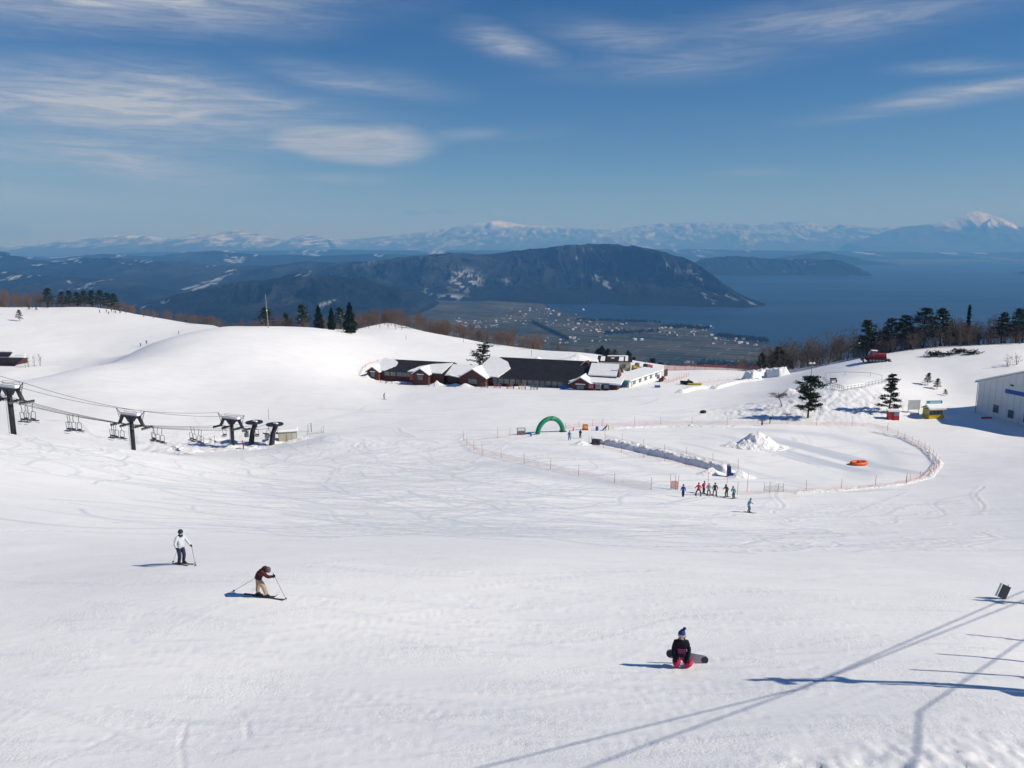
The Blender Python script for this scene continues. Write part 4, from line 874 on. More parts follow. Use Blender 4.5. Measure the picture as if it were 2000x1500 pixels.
MB().box((aL - 1.5, -2.2, 1.5), (2.6, .15, 2.2)).build('lean_to_screen', WOODDK, an)
o = empty('banner', hit(1218, 757), -.1, 'blue banner below the turquoise sign of the annex', 'banner'); MB().box((0, 0, .55), (3.2, .08, .95)).build('cloth', BLUE, o)
# cream hut behind
C0 = on(1172, 266); ch = empty('cream_hut', C0, -.05, 'cream hut with dark snow-streaked roof behind the annex', 'hut')
MB().box((5, 2.5, 1.2), (10.5, 5, 3.2)).build('wall', CREAM, ch)
for sg in (-1, 1):
    pts = [(-.6, 2.5 + sg * 3.1, 2.7), (10.8, 2.5 + sg * 3.1, 2.7), (10.8, 2.5, 4.4), (-.6, 2.5, 4.4)]; ro = MB().poly(pts if sg < 0 else pts[::-1], (0, 0, .14)).build('roof', ROOFDK, ch)
    if sg < 0:
        for u0, t0, u1, t1 in ((0, .1, 1.5, .8), (3.6, .5, 4.6, .6), (6.2, .1, 7.8, .75), (8.3, .1, 9.3, .9), (2.5, .85, 9, .97)):
            MB().poly([(u0, -.6 + 3.1 * t0, 2.7 + 1.7 * t0 + .16), (u1, -.6 + 3.1 * t0, 2.7 + 1.7 * t0 + .16), (u1 + .3, -.6 + 3.1 * t1, 2.7 + 1.7 * t1 + .16), (u0 + .4, -.6 + 3.1 * t1, 2.7 + 1.7 * t1 + .16)], (0, 0, .14)).build('roof_snow', SNOW_ROOF, ro)
MB().poly([(10.28, 0, 2.8), (10.28, 5, 2.8), (10.28, 2.5, 4.3)], (.1, 0, 0)).build('gable', CREAM, ch)
for y in (1.2, 3.4): MB().box((10.3, y, 1.2), (.1, 1.2, 1.6)).build('window', GLASS, ch)
MB().box((8, -.05, 1.2), (1.2, .1, 1.4)).build('window', GLASS, ch)

def groomer(loc, rz, s, lab):
    o = empty('snow_groomer', loc, rz, lab, 'snow groomer'); o.scale = (s, s, s)
    for y in (-1.45, 1.45):
        t = MB(); pr = [(-2.6, 0, .55), (-2.2, 0, .12), (2.1, 0, .08), (2.6, 0, .5), (2.2, 0, .95), (-2.3, 0, .98)]
        t.poly([(x, y - .55, z) for x, _, z in pr], (0, 1.1, 0)); tk = t.build('track', BLACK, o)
        for x in (-1.6, -.8, 0, .8, 1.6): MB().tube([(x, y - .6, .5), (x, y + .6, .5)], .32, 10).build('wheel', STEEL, tk)
    b = MB(); b.box((0, 0, 1.15), (5.0, 2.2, .7)); b.box((1.2, 0, 1.75), (2.4, 2.2, .9)); b.build('body', RED, o)
    c = MB(); c.poly([(-1.9, -1.05, 1.5), (.3, -1.05, 1.5), (.2, -1.05, 2.9), (-1.3, -1.05, 2.9)], (0, 2.1, 0)); cb = c.build('cab', RED, o)
    for y in (-1.08, 1.08): MB().box((-.55, y, 2.3), (1.2, .05, .8)).build('side_window', GLASS, cb)
    w = MB(); w.poly([(-1.93, -.95, 1.75), (-1.42, -.95, 2.8), (-1.42, .95, 2.8), (-1.93, .95, 1.75)], (-.05, 0, .02)); w.build('windscreen', GLASS, cb)
    MB().box((-.5, 0, 2.98), (1.5, 1.9, .12)).build('roof_snow', SNOW_ROOF, cb)
    bl = MB(); bl.poly([(-3.5, -2.3, .1), (-3.2, -2.3, .1), (-3.35, -2.3, .7), (-3.2, -2.3, 1.25), (-3.4, -2.3, 1.3), (-3.6, -2.3, .7)], (0, 4.6, 0)); bl.build('blade', DARK, o)
    MB().tube([(-3.3, 0, .6), (-2, 0, .9)], .12, 6).build('blade_arm', DARK, o)
    ti = MB(); ti.tube([(3.4, -2.0, .35), (3.4, 2.0, .35)], .32, 8); ti.box((3.0, 0, .7), (1.2, 1.2, .25)); ti.build('tiller', STEEL, o)
    MB().tube([(-.2, .8, 2.9), (-.2, .8, 3.5)], .06, 6).build('exhaust', DARK, o); return o
groomer(hit(1710, 706), -.25, 1.02, 'red snow groomer parked on the crest of the right knoll')
groomer(on(1264, 266), .9, .85, 'red machine parked behind the annex beside the yellow loader')
o = empty('loader', on(1243, 265), .3, 'yellow wheel loader behind the annex roof', 'loader')
b = MB(); b.box((0, 0, 1.1), (2.8, 1.6, .9)); b.box((-.9, 0, 1.6), (1.2, 1.4, .8)); b.build('body', YELLOW, o); MB().box((.2, 0, 2.1), (1.2, 1.4, 1.4), taper=.85).build('cab', GLASS, o)
for x in (-.9, 1.1):
    for y in (-.85, .85): MB().tube([(x, y - .2, .6), (x, y + .2, .6)], .6, 12).build('wheel', BLACK, o)
MB().poly([(1.9, -1, .2), (2.7, -1, .2), (2.3, -1, 1.1), (1.9, -1, 1.1)], (0, 2, 0)).build('bucket', YELLOW, o)

def snowmobile(loc, rz, col, lab, s=1.0):
    o = empty('snowmobile', loc, rz, lab, 'snowmobile'); o.scale = (s, s, s)
    MB().poly([(-1.5, -.22, .1), (.4, -.22, .05), (.6, -.22, .4), (-1.4, -.22, .5)], (0, .44, 0)).build('track', BLACK, o)
    MB().poly([(-.2, -.45, .35), (1.4, -.4, .4), (1.5, -.3, .6), (.8, -.4, .95), (.1, -.4, .9)], (0, .85, 0)).build('hood', col, o)
    MB().box((-.75, 0, .65), (1.5, .42, .32)).build('seat', BLACK, o); MB().poly([(.35, -.35, .9), (.75, -.35, .9), (.3, -.3, 1.35)], (0, .65, 0)).build('windshield', GLASS, o)
    MB().tube([(.05, -.4, 1.05), (.15, 0, 1.1), (.05, .4, 1.05)], .03, 5).build('handlebar', DARK, o)
    for y in (-.5, .5): MB().tube([(.2, y, .05), (1.4, y, .05), (1.7, y, .22)], .06, 5).build('runner', DARK, o)
    return o
snowmobile(hit(1341, 751), -.4, BLACK, 'dark snowmobile standing beside the yellow sledge', 1.3)
o = empty('sledge', hit(1356, 752), -.25, 'yellow rescue sledge lying behind the dark snowmobile', 'sledge'); MB().poly([(-2, -.55, .1), (2.0, -.35, .12), (2.3, -.2, .5), (-1.9, -.6, .55)], (0, 1.0, 0)).build('hull', YELLOW, o)
snowmobile(hit(1293, 745), .9, mat('orange_brown_paint', (.40, .12, .05), .5), 'orange-brown snowmobile beside the annex', 1.2)
o = empty('crate', hit(1284, 757), .1, 'blue crate standing alone on the snow right of the annex', 'crate'); MB().box((0, 0, .4), (1.5, .7, .75)).build('box', BLUE, o); MB().box((0, 0, .8), (1.6, .8, .08)).build('lid', WHITE, o)

# ------------------------------------------------------------------ netting fences
def net_fence(pts, hpost, hnet, step, lab, net=NET, pole=POLE_O, r=.035, z0=0.05, lean=.06, world_pts=None, sag=.08, name='net_fence', cat='fence'):
    P = world_pts or [hit(*p) for p in pts]; o = empty(name, P[0], 0, lab, cat); segs = []; acc = [Vector((p.x, p.y)) for p in P]
    line = []
    for a, b in zip(acc[:-1], acc[1:]):
        n = max(1, int((b - a).length / (step / 6)))
        for k in range(n): line.append(a.lerp(b, k / n))
    line.append(acc[-1]); d = 0; last = None; rr = random.Random(int(P[0].x * 100)); nb = []
    for i, q in enumerate(line):
        if last is not None: d += (q - last).length
        last = q; z = gz(q.x, q.y)
        if d >= step * rr.uniform(.75, 1.25) or i in (0, len(line) - 1):
            d = 0; h = hpost * rr.uniform(.9, 1.1); lx, ly = rr.uniform(-lean, lean), rr.uniform(-lean, lean)
            MB().tube([(q.x - P[0].x, q.y - P[0].y, z - P[0].z - .2), (q.x - P[0].x + lx * h, q.y - P[0].y + ly * h, z - P[0].z + h)], [r, r * .8], 5).build('post', pole, o)
        top = hnet * (1 - sag * rr.random() * 2); nb.append(((q.x - P[0].x, q.y - P[0].y, z - P[0].z + z0), (q.x - P[0].x, q.y - P[0].y, z - P[0].z + top)))
    m = MB()
    for (a, b), (c, e) in zip(nb[:-1], nb[1:]): m.add([a, c, e, b], [(0, 1, 2, 3)])
    m.build('net', net, o); return o
net_fence([(905, 861), (913, 872), (932, 884), (990, 899), (1060, 914), (1130, 930), (1200, 944), (1272, 957)], 1.75, 1.0, 4.6, 'orange net fence with tall stakes along the near side of the fenced run')
net_fence([(905, 861), (928, 860), (972, 856), (996, 853)], 1.9, .35, 5.5, 'sparse stakes from the fence corner towards the green arch')
net_fence([(1104, 838), (1135, 834), (1175, 832)], 1.4, .9, 3.0, 'short grey-pink net fence right of the green arch')
net_fence([(1177, 833), (1260, 831), (1340, 829), (1420, 830), (1480, 829), (1560, 830), (1640, 831), (1700, 834), (1733, 840)], 1.7, .85, 6.5, 'long orange net fence along the far side of the play area')
net_fence([(1733, 842), (1765, 856), (1800, 874), (1825, 893), (1834, 910), (1815, 930), (1770, 944)], 1.3, 1.0, 3.2, 'curved orange net fence round the right end of the play area', r=.03)
net_fence([(1770, 945), (1700, 953), (1620, 958), (1540, 962), (1440, 966)], 1.7, .55, 5.2, 'low orange net fence along the near right edge of the play area')
net_fence([(1182, 858), (1250, 874), (1340, 894), (1400, 908), (1442, 917)], 1.7, .95, 4.4, 'orange net fence on the far side of the snow berm')
net_fence([(1150, 866), (1172, 874), (1250, 892), (1340, 910), (1395, 924)], 1.3, .55, 4.4, 'orange net fence on the near side of the snow berm')
net_fence([(702, 735), (708, 722), (720, 712), (745, 706), (770, 706)], 1.5, 1.0, 3.6, 'faint orange net fence curving round the left end of the lodge')
net_fence([(1305, 748), (1325, 742), (1345, 735)], 1.6, 1.2, 2.6, 'orange net fence between the annex and the dark snowmobile')
net_fence([(1345, 752), (1400, 745), (1440, 741)], 1.0, .5, 4, 'low orange net fence beside the snow bank by the sledge')
net_fence([(1298, 724), (1350, 723), (1420, 723), (1486, 725)], 2.2, 2.0, 3.2, 'red-brown windbreak fence along the plateau edge', NETRED, POLE_O, .06)
net_fence([(1492, 960), (1530, 961)], 1.2, 1.0, 2, 'pale net panel standing near the edge of the play area', NETGREY, POLE_G)
net_fence([(600, 850), (632, 846)], 1.5, .5, 2.5, 'short fence of thin stakes right of the lift hut', NETGREY, POLE_G)
net_fence([(1310, 955), (1324, 957)], 2.0, 1.3, .8, 'bundle of orange netting round a stake left of the skiers', net_mat('orange_bundle', (.7, .2, .1), .3), POLE_O)
for i, (px, py) in enumerate(((1382, 957), (1419, 955), (1459, 960))):
    p = hit(px, py); tag(MB().tube([(0, 0, -.2), (.05, 0, 2.6)], [.035, .025], 6).build('stake', POLE_O, None, p), f'tall thin orange stake behind the skier group, {ORD[i]} from the left', 'stake', 'stakes behind the skiers')
# metal railing round the knoll top
rp = [hit(*p) for p in ((1607, 745), (1622, 757), (1648, 764), (1690, 757), (1728, 749), (1742, 742))]; rl = empty('railing', rp[0], 0, 'low metal railing round the flat top of the snow knoll', 'railing'); rm = MB()
for h in (.6, 1.1): rm.tube([p - rp[0] + Vector((0, 0, h)) for p in rp], .045, 5)
rm.build('rail', STEEL, rl)
for a, b in zip(rp[:-1], rp[1:]):
    for k in range(6): q = a.lerp(b, k / 6); q.z = gz(q.x, q.y); MB().tube([q - rp[0] - Vector((0, 0, .2)), q - rp[0] + Vector((0, 0, 1.15))], .04, 5).build('post', STEEL, rl)
rp = [hit(*p) for p in ((1612, 735), (1650, 733), (1700, 735), (1722, 740))]; rl = empty('railing', rp[0], 0, 'far low railing on the back of the knoll top', 'railing'); rm = MB(); rm.tube([p - rp[0] + Vector((0, 0, .9)) for p in rp], .04, 5); rm.build('rail', STEEL, rl)
for p in rp: MB().tube([p - rp[0] - Vector((0, 0, .2)), p - rp[0] + Vector((0, 0, .95))], .04, 5).build('post', STEEL, rl)
o = empty('bench', hit(1628, 748), .2, 'wooden bench half buried on the knoll top', 'bench'); MB().box((0, 0, .7), (1.8, .5, .1)).build('seat', WOODDK, o); [MB().box((x, 0, .35), (.12, .4, .7)).build('leg', WOODDK, o) for x in (-.7, .7)]; MB().box((0, .25, 1.0), (1.8, .06, .4)).build('backrest', WOODDK, o)

# lamp post, utility pole
o = empty('lamp_post', hit(1582, 766) - Vector((0, 0, .1)), 0, 'tall grey lamp post with white twin lamps by the dense pine', 'lamp post'); MB().tube([(0, 0, 0), (0, 0, 6.8)], [.11, .08], 8).build('post', STEEL, o)
for x in (-.42, .42): MB().ball((x, 0, 7.0), (.36, .36, .26), 10).build('lamp', WHITE, o, smooth=True)
MB().tube([(-.45, 0, 6.75), (.45, 0, 6.75)], .05, 6).build('arm', STEEL, o)
o = empty('utility_pole', hit(524, 640), 0, 'tall bare utility pole on the crest of the mound', 'utility pole'); MB().tube([(0, 0, -.4), (-.15, 0, 5.5), (-.4, 0, 12.2)], [.17, .14, .1], 8).build('pole', mat('pale_pole', (.28, .26, .23), .9, .2, 2), o); MB().box((-.2, -.1, 6.3), (.35, .3, .5)).build('box', WHITE, o)
for px, py, h, lab in ((426, 636, 1.8, 'short dark marker post on the crest left of the utility pole'), (668, 650, 2.2, 'thin marker post just left of the big cypress'), (793, 664, 1.8, 'short dark marker post on the ridge behind the lodge'), (905, 669, 2.0, 'thin post on the ridge left of the open pine'), (1038, 696, 2.4, 'dark post on the snow behind the main hall roof')):
    tag(MB().tube([(0, 0, -.2), (0, 0, h)], .07, 6).build('marker_post', WOODDK, None, hit(px, py)), lab, 'post')

# white hall at the right
H0 = hit(1906, 806); H1 = hit(2000, 832); hv = Vector((H1.x - H0.x, H1.y - H0.y, 0)).normalized(); hA = math.atan2(hv.y, hv.x)
hl = empty('hall', H0, hA, 'big white hall with blue sign strip at the right edge', 'hall')
MB().poly([(0, 0, -1), (26, 0, -1), (26, 0, 6.8), (13, 0, 11.4), (0, 0, 7.0)], (0, 26, 0)).build('wall', GREYW, hl)
for sg, (ua, za, ub, zb) in enumerate(((-.5, 6.85, 13, 11.45), (13, 11.45, 26.5, 6.65))):
    MB().poly([(ua, -.5, za + .05), (ub, -.5, zb + .05), (ub, 26.5, zb + .05), (ua, 26.5, za + .05)], (0, 0, .3)).build('roof_snow', SNOW_ROOF, hl)
for u, z in ((4.9, 1.9), (8.6, 1.5), (12.3, 1.4)):
    w = MB().box((u, -.05, z), (1.3, .1, 1.7)).build('window', GLASS, hl); MB().box((u, -.1, z - .9), (1.5, .14, .1)).build('sill', GREYW, w)
MB().box((10.5, -.08, 6.1), (7.5, .12, .85)).build('sign', BLUE, hl); MB().box((8.2, -.08, 7.5), (.7, .12, .3)).build('vent', DARK, hl)
for i in range(1, 17): MB().box((i * 1.5, -.015, 3.0 + 2.1 * (1 - abs(i * 1.5 - 13) / 13)), (.05, .05, 7.6 + 4.2 * (1 - abs(i * 1.5 - 13) / 13))).build('cladding_seam', mat('seam_grey', (.58, .60, .58), .6), hl)
MB().tube([(-.55, -.5, 6.8), (-.55, 26.4, 6.8)], .12, 8).build('gutter', STEEL, hl); MB().tube([(-.12, -.1, 6.7), (-.12, -.1, -.5)], .07, 8).build('downpipe', STEEL, hl)
snow_heap(0, 0, 5.5, 1.3, 1.0, 77, 'snow drift at the foot of the white hall', 30, hit(1938, 812), hA, lump=.6)
# yellow ticket hut, red kiosk, notice board
o = empty('ticket_hut', hit(1829, 818), .12, 'small yellow hut with snowy roof and turquoise sign', 'hut')
MB().box((0, 1.2, .25), (3.5, 2.4, .9)).build('base_panel', YELLOW, o); MB().box((0, 1.35, 1.3), (3.3, 2.1, 1.3)).build('wall', mat('pale_yellow_boards', (.55, .47, .2), .7, .15), o)
for i in range(4): MB().box((-1.2 + i * .8, .26, 1.3), (.68, .06, .85)).build('window', GLASS, o)
ro = MB().poly([(-1.9, -.3, 1.9), (1.9, -.3, 1.9), (1.9, 1.3, 2.6), (-1.9, 1.3, 2.6)], (0, 0, .14)).build('roof', YELLOW, o); MB().poly([(-1.9, -.25, 2.06), (1.9, -.25, 2.06), (1.9, 1.3, 2.76), (-1.9, 1.3, 2.76)], (0, 0, .3)).build('roof_snow', SNOW_ROOF, ro)
MB().poly([(-1.9, 2.7, 1.9), (-1.9, 1.3, 2.6), (1.9, 1.3, 2.6), (1.9, 2.7, 1.9)], (0, 0, .14)).build('roof', YELLOW, o)
MB().box((.1, 1.3, 3.3), (3.6, .1, .75)).build('sign', TEAL, o); MB().box((.25, 1.23, 3.35), (2.5, .05, .25)).build('sign_lettering_band', mat('pale_sign_band', (.55, .68, .7), .6), o); [MB().tube([(x, 1.35, 2.4), (x, 1.35, 3.2)], .05, 5).build('sign_post', STEEL, o) for x in (-1.4, 1.5)]
o = empty('kiosk', hit(1746, 821), -.03, 'red kiosk like a vending booth under the tiered pine', 'kiosk'); MB().box((-.75, .5, .9), (.85, 1.0, 1.8)).build('cabinet', RED, o); MB().box((.45, .5, .45), (1.25, 1.0, .9)).build('counter', RED, o); MB().box((.45, .45, 1.35), (1.2, .8, .85)).build('display_window', GLASSPALE, o); MB().box((-.25, -.02, .9), (.16, .05, 1.8)).build('stripe', BLACK, o); MB().poly([(-1.3, -.1, 1.85), (1.25, -.1, 1.85), (1.25, 1.2, 1.95), (-1.3, 1.2, 1.95)], (0, 0, .3)).build('roof_snow', SNOW_ROOF, o)
o = empty('notice_board', hit(1784, 806), .08, 'large white notice board between the red kiosk and the yellow hut', 'notice board'); MB().box((0, 0, 1.75), (2.7, .1, 2.1)).build('panel', mat('pale_board', (.62, .64, .64), .6, .1, 1.2), o); [MB().tube([(x, .1, 0), (x, .1, 2.4)], .06, 6).build('post', STEEL, o) for x in (-1.2, 1.2)]
o = empty('banner', hit(1786, 813), .05, 'pale blue banner under the white notice board', 'banner'); MB().box((0, 0, .45), (2.0, .06, .6)).build('cloth', mat('pale_blue_cloth', (.25, .38, .62), .7, .15, 2), o)
tag(MB().box((0, 0, .12), (2.2, .5, .25), rz=.1).build('bench_board', RED, None, hit(1927, 817)), 'red plank lying in the shade of the white hall', 'plank')

# dark roofs at the left edge
o = empty('chalet', on(12, 292, 0), -.12, 'dark building with snowy stepped roofs at the left edge', 'chalet'); o.scale = (.72, .8, .8)
MB().box((-6, 5, .4), (20, 9, 4)).build('wall', WOODDK, o)
for (x0, x1, y0, y1, z0_, z1_) in ((-14, 7.2, -.8, 4.5, 1.6, 3.4), (-14, -1, 3, 7, 4.0, 5.6), (.5, 5.8, 3.5, 6.5, 2.9, 4.0)):
    ro = MB().poly([(x0, y0, z0_), (x1 + .9, y0, z0_), (x1 - .6, y1, z1_), (x0, y1, z1_)], (0, 0, .2)).build('roof', mat('maroon_roof', (.03, .022, .026), .6, .3, 1), o)
    MB().poly([(x0, y1 - .9, z1_ - .1), (x1 - .6, y1 - .9, z1_ - .1), (x1 - .8, y1 + 1.2, z1_ + .2), (x0, y1 + 1.2, z1_ + .2)], (0, 0, .3)).build('roof_snow', SNOW_ROOF, ro)

# green inflatable arch
c0, c1 = hit(1050, 848), hit(1099, 843); cm = (c0 + c1) / 2; wd = (c1 - c0).length
o = empty('inflatable_arch', cm, math.atan2(c1.y - c0.y, c1.x - c0.x), 'green inflatable arch at the entrance of the play area', 'arch'); ma = MB(); Rr = wd / 2
ma.tube([(-Rr * math.cos(t), 0, Rr * 1.04 * math.sin(t) - .1) for t in np.linspace(0, math.pi, 33)], .46, 18); ma.build('tube', GREEN, o, smooth=True)
for sgn in (-1, 1): MB().box((sgn * Rr, 0, .02), (1.1, 1.2, .12)).build('foot', DARK, o)
for i in range(1, 8): t = math.pi * i / 8; MB().tube([(-Rr * math.cos(t + d), 0, Rr * 1.04 * math.sin(t + d) - .1) for d in (-.012, .012)], .467, 18).build('seam', GREEN, o)
# things round the play area
def cage(px, py, rz, lab):
    o = empty('cage_cart', hit(px, py), rz, lab, 'cart'); f = MB()
    for x in (-.75, .75):
        for y in (-.45, .45): f.tube([(x, y, 0), (x, y, 1.25)], .035, 5)
    for z in (.15, 1.25): f.tube([(-.75, -.45, z), (.75, -.45, z), (.75, .45, z), (-.75, .45, z), (-.75, -.45, z)], .035, 5)
    f.build('frame', DARK, o)
    for i in range(7): MB().tube([(-.6 + i * .2, -.45, .15), (-.6 + i * .2, -.45, 1.25)], .015, 4).build('bar', STEEL, o)
    MB().box((0, 0, .45), (1.3, .7, .5)).build('load', mat('faded_load', (.35, .22, .22), .8, .3, 3), o)
cage(1018, 849, .1, 'wire cage cart left of the green arch')
o = empty('play_house', hit(1143, 840), .1, 'small orange play box right of the green arch', 'play box'); MB().box((0, 0, .7), (.95, .7, .9)).build('box', mat('orange_wood', (.6, .22, .05), .7, .2), o); MB().box((0, -.37, .7), (.5, .04, .5)).build('opening', mat('yellow_inner', (.6, .45, .1), .7), o); MB().box((0, 0, .15), (1.1, .8, .3)).build('base', RED, o)
o = empty('barrel', hit(1166, 841), 0, 'blue barrel between the orange play box and the slide', 'barrel'); MB().tube([(0, 0, 0), (0, 0, .15), (0, 0, .45), (0, 0, .8)], [.26, .3, .3, .26], 12).build('drum', BLUE, o)
o = empty('slide', hit(1181, 841), 0, 'little yellow and blue plastic slide by the far fence', 'slide'); MB().poly([(-.5, -.25, .1), (-.3, -.25, .1), (.5, -.25, .95), (.3, -.25, 1.0)], (0, .5, 0)).build('chute', BLUE, o); MB().tube([(.2, 0, .1), (.3, 0, .9), (.45, 0, 1.3), (.75, 0, 1.0), (.8, 0, .1)], .1, 8).build('frame', YELLOW, o)
tag(MB().tube([(0, 0, 0), (0, 0, .7)], [.2, .04], 8).build('traffic_cone', ORANGE, None, hit(1120, 841)), 'orange cone right of the green arch', 'cone')
tag(MB().box((0, 0, .25), (.35, .35, .5), taper=.6).build('sandbag', BLUE, None, hit(1037, 852)), 'small blue weight at the left foot of the arch', 'weight')
o = empty('conveyor_drive_unit', hit(1165, 868), -.5, 'dark conveyor lift drive unit at the upper end of the snow berm', 'lift drive'); MB().box((0, 0, .55), (1.5, .9, .75)).build('housing', mat('charcoal_tarp', (.06, .065, .075), .8, .4, 4, .05, 5), o); MB().tube([(.75, -.4, .5), (.75, .4, .5)], .35, 12).build('drum', STEEL, o); MB().tube([(-.9, 0, 0), (-.9, 0, 1.3)], .06, 6).build('post', DARK, o); MB().tube([(-.7, -.5, .1), (-.7, .5, .1)], .3, 10).build('roller', BLACK, o)
o = empty('conveyor_end_unit', hit(1424, 931), -.4, 'blue conveyor lift end unit at the lower end of the snow berm', 'lift drive'); MB().poly([(-.35, -.3, .1), (.35, -.3, .1), (.2, -.3, 1.6), (-.35, -.3, 1.8)], (0, .55, 0)).build('housing', mat('deep_blue_mat', (.015, .07, .27), .6, .25, 2), o); MB().box((.45, 0, .3), (.25, .5, .6)).build('motor_box', mat('box_dark_blue', (.03, .05, .13), .6), o); MB().tube([(-.1, -.35, 1.75), (-.1, .35, 1.75)], .12, 8).build('roller', STEEL, o)
# the long snow berm and heaps
def berm(pts, w, h, lab, seed=3, name='snow_berm'):
    P = [hit(*p) for p in pts]; n = 160; L_ = []; tot = [0]
    for a, b in zip(P[:-1], P[1:]): tot.append(tot[-1] + (b - a).length)
    ts = np.linspace(0, tot[-1], n); x = np.interp(ts, tot, [p.x for p in P]); y = np.interp(ts, tot, [p.y for p in P]); dx = np.gradient(x); dy = np.gradient(y); l = np.hypot(dx, dy); nx, ny = -dy / l, dx / l
    v = np.linspace(-1, 1, 25); V, I = np.meshgrid(v, np.arange(n), indexing='ij'); X = x[I] + nx[I] * V * w; Y = y[I] + ny[I] * V * w
    d = np.clip(1 - np.abs(V), 0, 1); prof = sstep(0, .55, d); end = sstep(0, 2.0, ts)[I] * sstep(0, 2.0, tot[-1] - ts)[I]
    Z = h * prof * end * (.62 + .6 * fbm(ts[I] / 1.1, V * 2, 4, seed, .6)) + .3 * (fbm(ts[I] * 1.6, V * 4, 4, seed + 9, .65, True) - .4) * prof * end - .15 * (d < .02)
    G = gza(X.ravel(), Y.ravel()).reshape(X.shape); p0 = P[0]
    o = link(name, grid_mesh(name, np.stack([X - p0.x, Y - p0.y, Z + G - p0.z], -1), SNOW_ROUGH), None, p0); return tag(o, lab, 'snow bank')
berm([(1176, 865), (1250, 880), (1340, 901), (1432, 924)], 1.5, 1.05, 'long lumpy snow berm between two net fences in the play area')
berm([(1390, 760), (1440, 747), (1490, 741)], 1.6, .7, 'low snow bank running right from the yellow sledge', 8); berm([(1325, 768), (1352, 760), (1392, 756)], 1.4, .8, 'low snow bank in front of the snowmobile and sledge', 12)
berm([(1456, 742), (1495, 736), (1535, 733)], 2.6, 2.6, 'big cut snow bank at the edge of the plateau', 17)
berm([(1700, 842), (1765, 856), (1805, 877), (1832, 905), (1810, 933), (1740, 948), (1640, 957), (1540, 963)], 1.0, .13, 'low crumbly snow ridge under the right fence of the play area', 23)
berm([(1190, 836), (1300, 833), (1420, 834), (1490, 834)], 1.0, .2, 'low snow ridge under the far fence of the play area', 29)
snow_heap(0, 0, 5.6, 3.6, 3.1, 5, 'big pointed snow pile in the middle of the play area', 80, hit(1480, 872), .1, sharp=1.7, lump=.95)
for px, py, lx, ly, h, lab in ((1432, 871, 2.6, 1.7, .9, 'small lumpy snow heap left of the big pile'), (1390, 926, 2.8, 1.2, 1.1, 'snow heap left of the blue conveyor end'), (1447, 932, 2.6, 1.5, 1.3, 'snow heap right of the blue conveyor end'), (1349, 833, 1.0, .8, .7, 'tiny snow heap by the far fence'), (1135, 868, 2.4, 1.4, .8, 'snow heap left of the dark conveyor unit'), (1050, 706, 6, 3, 1.6, 'rounded snow mound behind the main hall'), (1130, 703, 9, 4, 2.2, 'smooth snow mound behind the dormer'), (1540, 770, 3.5, 2, 1.6, 'snow heap on the knoll left of the lamp post'), (1563, 762, 2.5, 1.6, 1.6, 'snow heap just behind the lamp post')):
    snow_heap(0, 0, lx, ly, h, px, lab, 30, hit(px, py), .2, lump=.7)
# orange raft
o = empty('rubber_raft', hit(1677, 908), .35, 'orange inflatable raft lying in the play area', 'raft'); ring = MB(); ring.tube([(1.35 * math.cos(t), .75 * math.sin(t), .32) for t in np.linspace(0, 6.2832, 33)], .3, 12, caps=False); ring.build('tube', ORANGE, o, smooth=True); MB().box((0, 0, .22), (2.4, 1.2, .14)).build('floor', mat('pale_raft_floor', (.55, .35, .25), .7), o); MB().box((.3, 0, .45), (.3, 1.2, .2)).build('seat', ORANGE, o)
tag(MB().ball((0, 0, .3), (.75, .5, .42), 10, 0, .15).build('covered_bundle', BLACK, None, hit(1373, 807)), 'dark bundle on the snow at the foot of the knoll', 'bundle')
